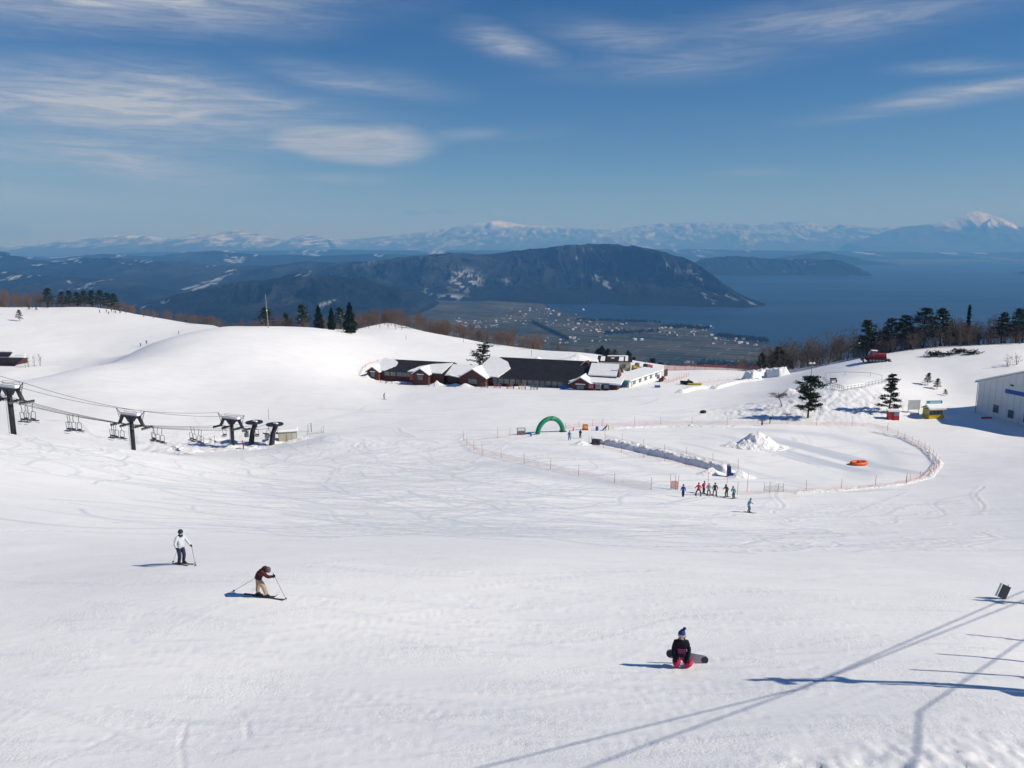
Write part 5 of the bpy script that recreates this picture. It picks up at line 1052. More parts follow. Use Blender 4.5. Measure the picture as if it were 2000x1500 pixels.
# ------------------------------------------------------------------ chair lift on the left
def tower(name, loc, rz, H, lab, snow_deck=True, group=None, arm=4.3):
    o = empty(name, loc, rz, lab, 'lift tower', group)
    MB().tube([(0, 0, -2), (0, 0, H * .5), (0, 0, H - .3)], [.43, .42, .39], 16).build('pole', DARK, o, smooth=True)
    ld = MB(); [ld.tube([(x, -.62, -.5), (x, -.58, H - .6)], .03, 5) for x in (-.2, .2)]; [ld.tube([(-.2, -.6, .4 * k), (.2, -.6, .4 * k)], .02, 4) for k in range(int(H / .4) - 1)]; ld.build('ladder', STEEL, o)
    c = MB(); c.poly([(-.5, -.35, H - 1.3), (.5, -.35, H - 1.3), (1.2, -.35, H - .45), (2.5, -.35, H - .35), (2.5, -.35, H), (-2.5, -.35, H), (-2.5, -.35, H - .35), (-1.2, -.35, H - .45)], (0, .7, 0)); c.build('crossarm', DARK, o)
    MB().box((0, 0, H + .06), (4.8, .9, .1)).build('walkway', STEEL, o)
    if snow_deck: MB().box((0, 0, H + .32), (4.5, .8, .42), taper=.9).build('snow', SNOW_ROOF, o)
    r = MB(); 
    for y in (-.5, .5): r.tube([(-2.5, y, H + .1), (-2.2, y, H + 1.0), (2.2, y, H + 1.0), (2.5, y, H + .1)], .035, 5); r.tube([(-2.35, y, H + .55), (2.35, y, H + .55)], .03, 5)
    r.build('railing', STEEL, o)
    for s in (-1, 1):
        a = MB(); a.poly([(s * 1.9, -.22, H - .1), (s * 2.5, -.22, H - .1), (s * 3.6, -.22, H - 1.9), (s * 3.0, -.22, H - 1.9)], (0, .44, 0)); a.build('side_arm', DARK, o)
        h = MB(); h.tube([(s * 2.4, 0, H - .1), (s * 3.9, 0, H + 1.15)], .06, 5); h.tube([(s * 3.0, 0, H - 1.2), (s * 3.9, 0, H + 1.15)], .05, 5)
        for k in range(1, 5): f = k / 5; h.tube([(s * (2.4 + 1.5 * f), 0, H - .1 + 1.25 * f), (s * (3.0 + .9 * f), 0, H - 1.2 + 2.35 * f)], .035, 4)
        h.build('lattice_horn', DARK, o)
        for x in (s * 1.7, s * arm):
            b = MB(); b.box((x, 0, H - 2.0), (.16, 2.6, .22)); b.tube([(s * 3.1, 0, H - 1.9), (x, 0, H - 1.9)], .1, 6); bo = b.build('sheave_beam', DARK, o)
            for k in range(5): MB().tube([(x - .07, -1.1 + k * .55, H - 2.15), (x + .07, -1.1 + k * .55, H - 2.15)], .24, 10).build('sheave', mat('sheave_rubber', (.10, .10, .11), .6), bo)
    return o
T1 = on(27, 114); T2 = on(262, 134); T3 = on(455, 153)
def zpx(P, py):   # height above ground so that the top of a post at P meets row py
    d = ray(1000, py); return P.y * d.z / d.y - P.z
dirl = Vector((T3.x - T1.x, T3.y - T1.y, 0)).normalized(); LROT = math.atan2(dirl.y, dirl.x) - math.pi / 2
TW = []
for P, py, lab in ((T1, 757, 'dark chairlift tower cut by the left edge'), (T2, 811, 'middle dark chairlift tower rising behind the snow shoulder'), (T3, 818, 'dark chairlift tower beside the lift station')):
    H = zpx(P, py); TW.append((P, H)); to = tower('lift_tower', P, LROT, H / .88, lab, group='chairlift towers'); to.scale = (.88, .88, .88)
OFFS = (-3.78, -1.5, 1.5, 3.78); nrm = Vector((dirl.y, -dirl.x, 0))
def tpt(i, off, dz=-1.75): P, H = TW[i]; return P + nrm * off + Vector((0, 0, H + dz))
T0 = [tpt(0, off) + (tpt(0, off) - tpt(1, off)) * .9 + Vector((0, 0, 2.2)) for off in OFFS]
# bullwheel terminals and hut
BW = []
for px, Y, off, lab in ((502, 155, -3.0, 'dark bullwheel terminal next to the last lift tower'), (542, 154, 3.0, 'dark bullwheel terminal leaning over the lift hut')):
    P = on(px - 10, Y); H = zpx(P, 827 if px == 502 else 831); o = empty('bullwheel_terminal', P, LROT, lab, 'lift terminal'); BW.append((P, H))
    m = MB(); m.poly([(-.3, -.8, -.5), (-.3, .2, -.5), (-.3, .75, H * .6), (-.3, 1.9, H - .15), (-.3, 1.0, H - .1), (-.3, .0, H * .6)], (.6, 0, 0)); m.build('pylon', DARK, o)
    MB().tube([(0, 1.0, H - .1), (0, 1.0, H + .16)], 1.7, 28).build('bullwheel', DARK, o); MB().tube([(0, 1.0, H + .22), (0, 1.0, H + .34)], .5, 12).build('hub', STEEL, o)
    s = MB(); s.box((.5, .7, H + .34), (.9, .5, .2)); s.build('snow', SNOW_ROOF, o); MB().tube([(-.8, -1.6, H - 1.3), (.8, -1.6, H - 1.3)], .12, 6).build('guide_beam', DARK, o)
    MB().box((-.9, -.4, H * .45), (.6, .6, .9)).build('drive_box', STEEL, o)
hp = hit(563, 861); hut = empty('lift_hut', hp, .28, 'small beige lift hut with snow on its roof', 'hut'); MB().box((0, 1.2, .8), (3.6, 2.4, 2.3)).build('wall', BEIGE, hut); MB().box((0, 1.2, 2.15), (4.0, 2.9, .42), taper=.92).build('roof_snow', SNOW_ROOF, hut)
d = MB().box((.1, -.03, .75), (.75, .06, 1.6)).build('door', mat('pale_door', (.55, .53, .45), .6), hut); MB().box((.1, -.07, .75), (.62, .04, 1.45)).build('door_panel', BEIGE, d); MB().box((1.2, -.03, .9), (.8, .06, 1.2)).build('panel', mat('pale_door', (.55, .53, .45)), hut)
MB().box((-1.85, .9, 1.1), (.08, 1.0, .8)).build('window', GLASS, hut); MB().box((-2.1, .9, 1.55), (.5, 1.3, .1)).build('awning', DARK, hut)
for px, py, h, lab in ((608, 843, 1.9, 'dark post right of the lift hut'), (602, 843, 1.6, 'thin sign post right of the lift hut'), (525, 820, 2.5, 'thin mast between the bullwheel terminals'), (420, 873, 2.4, 'thin stake left of the last lift tower'), (411, 874, 2.2, 'second thin stake left of the last lift tower')):
    tag(MB().tube([(0, 0, -.2), (0, 0, h)], .07 if 'dark' in lab else .035, 6).build('marker_post', DARK, None, hit(px, py)), lab, 'post')
for i, (px, py, lx, ly, h, lab) in enumerate(((340, 880, 4.5, 1.4, .9, 'crumbled snow heap at the left end of the lift apron'), (372, 884, 4.5, 1.3, .7, 'crumbled snow heap along the near edge of the lift apron'), (452, 872, 2.2, 1.2, .6, 'trampled snow heap at the foot of the last lift tower'), (415, 862, 5, 1.6, .9, 'snow bank behind the lift apron'), (530, 866, 2.4, 1.4, 1.0, 'snow heap left of the lift hut'), (585, 860, 3.2, 1.6, .8, 'snow heap right of the lift hut'), (495, 878, 4, 1.2, .5, 'low snow heap in front of the lift worker'))):
    snow_heap(0, 0, lx, ly, h, 60 + i, lab, 30, hit(px, py), .25, lump=.9)
# ropes: one thing each
def rope(pts, r, lab, sag=.25, group=None):
    q = []
    for a, b in zip(pts[:-1], pts[1:]):
        for k in range(10): t = k / 10; q.append(a.lerp(b, t) - Vector((0, 0, sag * 4 * t * (1 - t))))
    q.append(pts[-1]); p0 = q[0].copy(); o = MB().tube([x - p0 for x in q], r, 4).build('haul_rope', CABLE, None, p0); return tag(o, lab, 'rope', group)
for i, off in enumerate(OFFS):
    Pb, Hb = BW[0 if i < 2 else 1]; e = Pb + Vector((0, 0, Hb)) + nrm * (1.7 * (-1 if i % 2 == 0 else 1)) + dirl * 1.0
    rope([T0[i], tpt(0, off), tpt(1, off), tpt(2, off), e], .035, f'chairlift rope over the towers, {ORD[i]} from the mound side', .35, 'chairlift ropes')
for s in (-1, 1): rope([T0[0 if s < 0 else 3] + Vector((0, 0, 3)), tpt(0, s * 3.43, 1.0), tpt(1, s * 3.43, 1.0), tpt(2, s * 3.43, 1.0)], .03, 'upper signal cable on the ' + ('mound side' if s < 0 else 'near side') + ' of the lift towers', .5)
# chairs
CHAIRW = mat('chair_seat', (.10, .09, .11), .6, .2, 3); CHAIRF = mat('chair_frame', (.16, .16, .18), .5, .2, 3, metal=.3)
def make_chair():
    o = empty('lift_chair', (0, 0, 0), 0, 'x', 'lift chair'); h = MB(); h.tube([(0, 0, 0), (.02, 0, -.35), (.16, 0, -.8), (.04, 0, -1.3)], .055, 5); h.build('hanger', CHAIRF, o)
    f = MB(); f.tube([(-.46, .1, -2.65), (-.44, 0, -1.35), (-.34, 0, -1.28), (.34, 0, -1.28), (.44, 0, -1.35), (.46, .1, -2.65)], .05, 5); f.build('frame', CHAIRF, o)
    MB().box((0, -.22, -2.65), (1.0, .5, .1)).build('seat', CHAIRW, o); MB().box((0, .06, -2.38), (.95, .06, .28)).build('backrest', CHAIRW, o); MB().tube([(-.42, -.5, -3.0), (.42, -.5, -3.0)], .03, 4).build('footrest', CHAIRF, o); return o
ch0 = make_chair(); used = [False]
def chair(P, rz, lab, group):
    o = ch0 if not used[0] else copy_tree(ch0); used[0] = True; o.location = P; o.rotation_euler = (0, 0, rz); o['label'] = lab; o['group'] = group; return o
def project(P): d = P.y * CP - P.z * SP; return 1000 + FPX * P.x / d
BUN = (('beside the left-edge tower', 0, (40, 52, 49, 63)), ('between the left-edge and middle towers', 0, (130, 134, 142, 153)), ('just left of the middle tower', 0, (216, 220, 226, 237)), ('just right of the middle tower', 1, (297, 299, 307, 316)), ('between the middle and last towers', 1, (372, 378, 388, 393)))
for where, i, pxs in BUN:
    for k, (off, px) in enumerate(zip(OFFS, pxs)):
        lo, hi = 0., 1.
        for _ in range(24):
            mid = (lo + hi) / 2; P = tpt(i, off).lerp(tpt(i + 1, off), mid)
            if project(P) < px: lo = mid
            else: hi = mid
        t = min(max(lo, .02), .98); P = tpt(i, off).lerp(tpt(i + 1, off), t) - Vector((0, 0, .35 * 4 * t * (1 - t)))
        chair(P, LROT + (0 if k < 2 else math.pi), f'empty lift chair {where}, {ORD[k]} from the mound side', 'chairs on the left chairlift')
for k, (f, off) in enumerate(((.25, -4.3), (.8, 1.7), (.9, 4.3))):
    chair(tpt(2, off) + dirl * (1.0 + 5 * f), LROT, f'empty lift chair beside the bullwheel terminals, {ORD[k]} from the left', 'chairs on the left chairlift')

# ------------------------------------------------------------------ lift passing beyond the right edge; its shadows fall on the near slope
def lifted(px, py, clear):
    g0 = hit(px, py); t = clear / SUN.z
    for _ in range(30):
        P = g0 + SUN * t; t += (clear - (P.z - gz(P.x, P.y))) * .6
    return g0 + SUN * t
ra = [lifted(960, 1494, 8.2), lifted(1560, 1346, 8.2), lifted(1940, 1180, 8.2)]; rb_ = [lifted(1150, 1498, 8.4), lifted(1570, 1343, 8.4), lifted(1985, 1178, 8.4)]; rc = [lifted(1775, 1499, 8.0), lifted(1795, 1390, 8.0), lifted(1992, 1255, 8.0)]
for q, lab in ((ra, 'steel rope of the lift passing beyond the right edge, its shadow lowest on the slope'), (rb_, 'second steel rope of the lift beyond the right edge'), (rc, 'far-side steel rope of the lift beyond the right edge')):
    q = [q[0] + (q[0] - q[1]) * .25] + q + [q[2] + (q[2] - q[1]) * 1.5]; rope(q, .03, lab, .0)
tip = lifted(1470, 1328, 9.0); rdir = Vector((ra[2].x - ra[0].x, ra[2].y - ra[0].y, 0)).normalized(); RROT = SUN_AZ + .12
def plain_tower(top, lab):
    b = Vector((top.x, top.y, gz(top.x, top.y))); H = top.z - b.z; o = empty('lift_tower', b, RROT, lab, 'lift tower'); MB().tube([(0, 0, -1), (0, 0, H)], [.16, .12], 12).build('pole', DARK, o); MB().box((0, 0, H - 1.4), (1.8, .12, .16)).build('crossarm', DARK, o)
    for x in (-.85, .85):
        s = MB().box((x, 0, H - 1.2), (.1, .7, .14)).build('sheave_beam', DARK, o); [MB().tube([(x - .06, -.3 + k * .2, H - 1.1), (x + .06, -.3 + k * .2, H - 1.1)], .09, 8).build('sheave', BLACK, s) for k in range(4)]
    r = MB(); r.tube([(-.9, .1, H - 1.3), (-.9, .1, H - .5), (.9, .1, H - .5), (.9, .1, H - 1.3)], .03, 5); r.build('railing', STEEL, o); return o
plain_tower(tip, 'lift tower beyond the right edge whose long shadow crosses the near slope'); plain_tower(lifted(1908, 1172, 9.0), 'farther lift tower beyond the right edge')
for k, (px, py) in enumerate(((1990, 1250), (1950, 1287), (1912, 1316), (1862, 1342))):
    P = lifted(px, py, 6.2); chair(P + Vector((0, 0, 1.4)), RROT, f'lift chair hanging beyond the right edge, {ORD[k]} by its shadow', 'chairs on the lift beyond the right edge')
o = empty('padded_board', hit(1958, 1170), .35, 'dark padded board standing on the snow at the right edge', 'board'); MB().box((0, 0, .36), (.62, .08, .62), rot=Matrix.Rotation(.45, 3, 'Y')).build('pad', mat('dark_pad', (.022, .028, .04), .7, .2, 3), o); MB().box((-.3, .0, .5), (.05, .09, .62), rot=Matrix.Rotation(.45, 3, 'Y')).build('edge_trim', WHITE, o); MB().tube([(.2, .08, 0), (.38, .08, .6)], .02, 5).build('stake', STEEL, o)

# ------------------------------------------------------------------ people
SKIN = mat('skin', (.50, .30, .22), .6); HAIR = mat('black_hair', (.02, .016, .014), .7)
def body_mesh(J, mats, sub=1, bulk=1.0, legs=1.0):
    names = list(J); me = bpy.data.meshes.new('body'); E = [('pelvis', 'waist'), ('waist', 'chest'), ('chest', 'neck'), ('neck', 'jaw'), ('jaw', 'crown')]
    for s in 'LR': E += [('chest', 'sho' + s), ('sho' + s, 'elb' + s), ('elb' + s, 'wri' + s), ('wri' + s, 'han' + s), ('pelvis', 'hip' + s), ('hip' + s, 'kne' + s), ('kne' + s, 'ank' + s), ('ank' + s, 'toe' + s)]
    me.from_pydata([J[n] for n in names], [(names.index(a), names.index(b)) for a, b in E], []); o = bpy.data.objects.new('tmp_body', me); COL.objects.link(o)
    o.modifiers.new('s', 'SKIN'); sm = o.modifiers.new('u', 'SUBSURF'); sm.levels = sub; sm.render_levels = sub
    RAD = dict(pelvis=.15, waist=.145, chest=.165, neck=.062, jaw=.082, crown=.088, sho=.085, elb=.066, wri=.05, han=.048, hip=.105, kne=.082, ank=.07, toe=.055)
    for i, n in enumerate(names):
        r = RAD.get(n, RAD.get(n[:3])); k = bulk * legs if n[:3] in ('hip', 'kne') else 1 if n in ('jaw', 'crown', 'neck') or n[:3] in ('han', 'toe') else bulk; me.skin_vertices[0].data[i].radius = (r * k, r * k); me.skin_vertices[0].data[i].use_root = n == 'pelvis'
    dg = bpy.context.evaluated_depsgraph_get(); out = bpy.data.meshes.new_from_object(o.evaluated_get(dg)); bpy.data.objects.remove(o); bpy.data.meshes.remove(me)
    reg = {'hip': 1, 'kne': 1, 'ank': 2, 'wri': 3, 'jaw': 4, 'cro': 4}
    nf = len(out.polygons); C = np.zeros(nf * 3); out.polygons.foreach_get('center', C); C = C.reshape(-1, 3); best = np.full(nf, 1e9); idx = np.zeros(nf, int)
    for a, b in E:
        pa, pb_ = np.array(J[a]), np.array(J[b]); ab = pb_ - pa; t = np.clip(((C - pa) @ ab) / (ab @ ab + 1e-9), 0, 1); d = np.linalg.norm(C - pa - t[:, None] * ab, axis=1)
        r = {('neck', 'jaw'): 4, ('jaw', 'crown'): 4}.get((a, b)); r = r if r is not None else (0 if a in ('waist', 'chest', 'pelvis') and b[:3] != 'hip' else {'sho': 0, 'elb': 0, 'wri': 3, 'hip': 1, 'kne': 1, 'ank': 2, 'pel': 1}[a[:3]])
        w = d < best; best[w] = d[w]; idx[w] = r
    hem = J['pelvis'][2] - .06 if abs(J['pelvis'][2] - J['waist'][2]) > .05 else -1
    idx[(idx == 1) & (C[:, 2] > hem) & (hem > 0)] = 0
    out.materials.clear()
    for m in mats: out.materials.append(m)
    out.polygons.foreach_set('material_index', idx.astype(np.int32)); out.polygons.foreach_set('use_smooth', np.ones(nf, bool)); out.update(); return out
def stand(lean=0., stance=.12, knee=.04, armL=None, armR=None, h=1.0, turn=0.):
    J = dict(pelvis=(0, .02, .93), waist=(0, .0 - lean * .2, 1.07), chest=(0, -.01 - lean * .55, 1.29), neck=(0, -.03 - lean * .8, 1.47), jaw=(0, -.06 - lean * .95, 1.56), crown=(0, -.05 - lean * 1.05, 1.68))
    for s, k in (('L', -1), ('R', 1)):
        J['sho' + s] = (k * .185, -.01 - lean * .6, 1.38); a = (armL if s == 'L' else armR) or ((.28, -.02, 1.12), (.30, -.14, .90), (.30, -.19, .82))
        for n, p in zip(('elb', 'wri', 'han'), a): J[n + s] = (k * p[0], p[1] - lean * .5, p[2])
        J['hip' + s] = (k * .095, .02, .86); J['kne' + s] = (k * (stance * .9 + .03), -knee - .02, .48); J['ank' + s] = (k * (stance + .02), .03, .12); J['toe' + s] = (k * (stance + .03), -.15, .06)
    return {n: tuple(c * h for c in p) for n, p in J.items()}
def ski_mesh(L_=1.6, w=.09):
    m = MB(); ys = [L_ * .45, -L_ * .3, -L_ * .45, -L_ * .51, -L_ * .55]; zs = [.0, .0, .015, .06, .12]; ws = [w, w * .85, w, w * .8, w * .25]; vs = []
    for y, z, ww in zip(ys, zs, ws): vs += [(-ww / 2, y, z), (ww / 2, y, z), (ww / 2, y, z + .02), (-ww / 2, y, z + .02)]
    fs = [(0, 1, 2, 3), (16, 19, 18, 17)]
    for i in range(4):
        for k in range(4): a = i * 4 + k; b = i * 4 + (k + 1) % 4; fs.append((a, a + 4, b + 4, b))
    m.add(vs, fs); m.box((0, 0, .05), (.06, .35, .06)); return m
SKIMESH = {}
def skis(root_loc, rz, J, col, who, L_=1.6, drop=0.0, tilt=None):
    key = (col.name, L_)
    if key not in SKIMESH: SKIMESH[key] = ski_mesh(L_).mesh('ski', col)
    M = Matrix.Rotation(rz, 3, 'Z')
    for s in 'LR':
        a = Vector(J['ank' + s]); t = Vector(J['toe' + s]); d = t - a; yaw = math.atan2(d.x, -d.y)
        p = root_loc + M @ Vector(((a.x + t.x) / 2, (a.y + t.y) / 2, 0)); f = M @ Vector((math.sin(yaw), -math.cos(yaw), 0))
        z0, z1 = gz(p.x + f.x * .7, p.y + f.y * .7), gz(p.x - f.x * .7, p.y - f.y * .7); p.z = max(gz(p.x, p.y), (z0 + z1) / 2) + .012
        o = link('ski', SKIMESH[key], None, p); o.rotation_euler = (math.atan2(z1 - z0, 1.4), 0, rz + yaw) if True else None; tag(o, 'ski under ' + who, 'ski', 'skis of ' + who)
def person(px, py, J, cols, lab, rz=0, hat=None, sub=1, bulk=1.08, extra=None, loc=None, snow_skis=None, who=None, goggles=True, legs=1.0):
    P = loc if loc is not None else hit(px, py); mats = [cols['jacket'], cols['pants'], cols.get('boots', BLACK), cols.get('gloves', BLACK), cols.get('face', SKIN)]
    o = link('person', body_mesh(J, mats, sub, bulk, legs), None, P, rz); tag(o, lab, 'person')
    c = Vector(J['crown']); j = Vector(J['jaw']); u = (c - j).normalized(); M = u.to_track_quat('Z', 'Y').to_matrix()
    if hat is not None:
        m = MB(); m.ball((0, 0, 0), (.118, .125, .125), 12); m.v = [tuple(M @ Vector(v) + j.lerp(c, .92)) for v in m.v if True]; m.build('hat', hat, o, smooth=True)
    if goggles and sub > 1:
        m = MB(); m.box((0, -.10, .0), (.15, .05, .055)); m.v = [tuple(M @ Vector(v) + j.lerp(c, .6)) for v in m.v]; m.build('goggles', GLASS, o)
        m = MB(); m.ball((0, -.095, -.03), (.016, .03, .02), 6); m.v = [tuple(M @ Vector(v) + j.lerp(c, .45)) for v in m.v]; m.build('nose', SKIN, o)
        for s in 'LR':
            w, hN = Vector(J['wri' + s]), Vector(J['han' + s]); f = (hN - w).normalized(); sd = f.orthogonal().normalized(); up = f.cross(sd); g = MB(); g.tube([w, w.lerp(hN, .4)], [.052, .058], 8)
            for k in range(4): q = hN + sd * (-.036 + .024 * k); ln = (.045, .055, .052, .04)[k]; g.tube([q - f * .02, q + f * ln * .6, q + f * ln * .5 + up * .04], [.016, .015, .012], 6)
            q = w.lerp(hN, .3) - sd * .045; g.tube([q, q - sd * .03 + f * .03, q - sd * .01 + f * .06 + up * .03], [.017, .016, .012], 6); g.build('glove', cols.get('gloves', BLACK), o, smooth=True)
    if snow_skis is not None: skis(P, rz, J, snow_skis, who)
    return o
def pole(a, b, lab):
    a, b = Vector(a), Vector(b); o = empty('ski_pole', b, 0, lab, 'ski pole'); MB().tube([(0, 0, 0), a - b], [.008, .011], 6).build('shaft', STEEL, o); d = (a - b).normalized(); MB().tube([a - b - d * .05, a - b + d * .12], .02, 6).build('grip', BLACK, o); MB().tube([d * .06, d * .075], .05, 10).build('basket', BLACK, o)
def fab(name, c, v=.25): return mat('fabric_' + name, c, .85, v, 9, .012, 14, spec=.15)
SKI_D = mat('dark_ski', (.06, .06, .07), .4, .3, 4); SKI_R = mat('ski_pale', (.35, .33, .34), .4, .3, 4)
WHITEJ = fab('white', (.56, .60, .66), .12); NAVY = fab('navy', (.03, .035, .08)); BROWN = fab('maroon', (.085, .028, .026)); KHAKI = fab('khaki', (.42, .31, .22), .15); CHAR = fab('charcoal', (.045, .045, .05)); PINK = fab('pink', (.50, .03, .09), .3); BLK = fab('black', (.014, .016, .028)); REDJ = fab('red', (.55, .04, .06)); ROYAL = fab('royal', (.03, .06, .35)); GREYJ = fab('pale_grey', (.42, .45, .52)); OLIVE = fab('olive', (.06, .06, .03)); MOSS = fab('moss', (.13, .12, .045)); AQUA = fab('aqua', (.10, .40, .46)); SKYB = fab('sky_blue', (.06, .22, .46)); STEELB = fab('steel_blue', (.09, .19, .26))
# white skier
def put(P, rz, p): return P + Matrix.Rotation(rz, 3, 'Z') @ Vector(p)
rzW = R(56); PW = hit(355, 1102)
JW = stand(.05, .1, .06, ((.33, -.05, 1.13), (.36, -.22, .98), (.37, -.28, .92)), ((.34, -.02, 1.10), (.40, -.18, .90), (.42, -.24, .83)), 1.02)
w = person(0, 0, JW, dict(jacket=WHITEJ, pants=NAVY, gloves=BLK), 'skier in a white jacket and dark trousers, standing upright with two poles', rzW, NAVY, 2, 1.12, loc=PW, snow_skis=SKI_D, who='the skier in the white jacket')
m = MB(); m.tube([(JW['neck'][0], JW['neck'][1], JW['neck'][2] - .05), (JW['neck'][0], JW['neck'][1], JW['neck'][2] + .05)], [.115, .105], 12); m.build('scarf', CHAR, w, smooth=True)
for s, px, py, lab in (('L', 338, 1098, 'ski pole left of the skier in the white jacket'), ('R', 382, 1106, 'ski pole right of the skier in the white jacket')):
    pole(put(PW, rzW, JW['han' + s]), hit(px, py), lab)
# bent skier in maroon
PB = hit(514, 1165)
JB = dict(pelvis=(-.16, .05, .80), waist=(-.10, .03, .92), chest=(.03, -.02, 1.06), neck=(.17, -.06, 1.10), jaw=(.23, -.09, 1.07), crown=(.28, -.10, 1.16), shoL=(.06, .17, 1.08), elbL=(-.12, .25, .86), wriL=(-.24, .18, .73), hanL=(-.30, .16, .70),
          shoR=(.10, -.18, 1.06), elbR=(.30, -.22, .90), wriR=(.47, -.20, .92), hanR=(.54, -.19, .93), hipL=(-.18, .12, .76), kneL=(-.20, .12, .42), ankL=(-.25, .10, .12), toeL=(-.10, .06, .06), hipR=(-.13, -.07, .76), kneR=(.10, -.14, .45), ankR=(.17, -.12, .12), toeR=(.32, -.17, .06))
JB = {k: tuple(1.06 * c for c in v) for k, v in JB.items()}
b = person(0, 0, JB, dict(jacket=BROWN, pants=KHAKI, gloves=BLK), 'bent-over skier in a maroon jacket and khaki trousers', 0, fab('taupe', (.13, .095, .09)), 2, 1.15, legs=1.12, loc=PB, snow_skis=SKI_D, who='the bent-over skier')
m = MB(); m.ball((JB['neck'][0] - .05, .02, JB['neck'][2] + .06), (.13, .14, .1), 10); m.build('hood', BROWN, b, smooth=True)
pole(PB + Vector(JB['hanR']), hit(560, 1172), 'ski pole reaching forward from the bent-over skier'); pole(PB + Vector(JB['hanL']), hit(455, 1155), 'ski pole trailing behind the bent-over skier')
# kneeling snowboarder
PS = hit(1329, 1303)
JS = dict(pelvis=(0, .06, .44), waist=(0, .04, .57), chest=(0, .02, .78), neck=(0, .01, .95), jaw=(-.02, -.02, 1.035), crown=(.0, -.01, 1.14), shoL=(-.19, .02, .87), elbL=(-.25, .0, .62), wriL=(-.24, -.1, .42), hanL=(-.22, -.14, .34), shoR=(.19, .02, .87), elbR=(.26, .0, .62), wriR=(.22, -.1, .40), hanR=(.19, -.15, .32),
          hipL=(-.10, .05, .38), kneL=(-.14, -.12, .11), ankL=(-.18, .24, .11), toeL=(-.18, .30, .08), hipR=(.10, .05, .38), kneR=(.24, -.12, .12), ankR=(.38, .22, .12), toeR=(.40, .29, .08))
JS = {k: tuple(1.02 * c for c in v) for k, v in JS.items()}
sb = person(0, 0, JS, dict(jacket=BLK, pants=PINK, gloves=BLK), 'snowboarder kneeling in the snow in a black jacket and pink trousers', -.1, None, 2, 1.14, loc=PS, goggles=True, legs=1.3)
hm = MB(); c = Vector(JS['crown']); hm.tube([c + Vector((0, .01, .0)), c + Vector((.01, .02, .06)), c + Vector((.04, .02, .15)), c + Vector((.07, .02, .2))], [.122, .125, .075, .03], 14); hm.build('knit_hat', fab('hat_blue', (.05, .07, .22)), sb, smooth=True)
bm_ = MB(); bm_.tube([c + Vector((0, .01, -.03)), c + Vector((.003, .01, .03))], [.128, .13], 14); bm_.build('hat_band', fab('hat_grey', (.45, .45, .5)), sb); MB().ball(c + Vector((.08, 0, .23)), .055, 8, 0, .1).build('pompom', fab('hat_navy', (.03, .03, .16)), sb)
cl = MB(); cl.tube([Vector(JS['neck']) + Vector((0, 0, -.06)), Vector(JS['neck']) + Vector((0, -.005, .06))], [.135, .115], 12); cl.build('collar', BLK, sb, smooth=True)
MB().box((JS['chest'][0] + .0, -.16, .66), (.24, .05, .13)).build('chest_stripe', fab('magenta', (.20, .025, .10)), sb); MB().ball((.285, -.02, .80), (.02, .04, .04), 8).build('arm_badge', WHITE, sb)
bd = MB(); pr = []
for k in range(10): t = math.pi / 2 - math.pi * k / 9; pr.append((.56 + .15 * math.cos(t), 0, .15 * math.sin(t)))
for k in range(10): t = 1.5 * math.pi - math.pi * k / 9 if False else math.pi * 1.5 - math.pi * k / 9; pr.append((-.56 + .15 * math.cos(t), 0, .15 * math.sin(t)))
bd.poly(pr, (0, .02, 0)); B0 = PS + Vector((.30, .36, .17)); bo = bd.build('snowboard', mat('snowboard_base', (.30, .27, .33), .35, .25, 3), None, B0); bo.rotation_euler = (-.12, R(8), -.12); tag(bo, 'snowboard with dark tips standing on edge behind the kneeling snowboarder', 'snowboard')
for x in (-.585, .585): MB().tube([(x, -.004, 0), (x, .024, 0)], .12, 16).build('tip', mat('dark_tip', (.03, .03, .05), .4), bo)
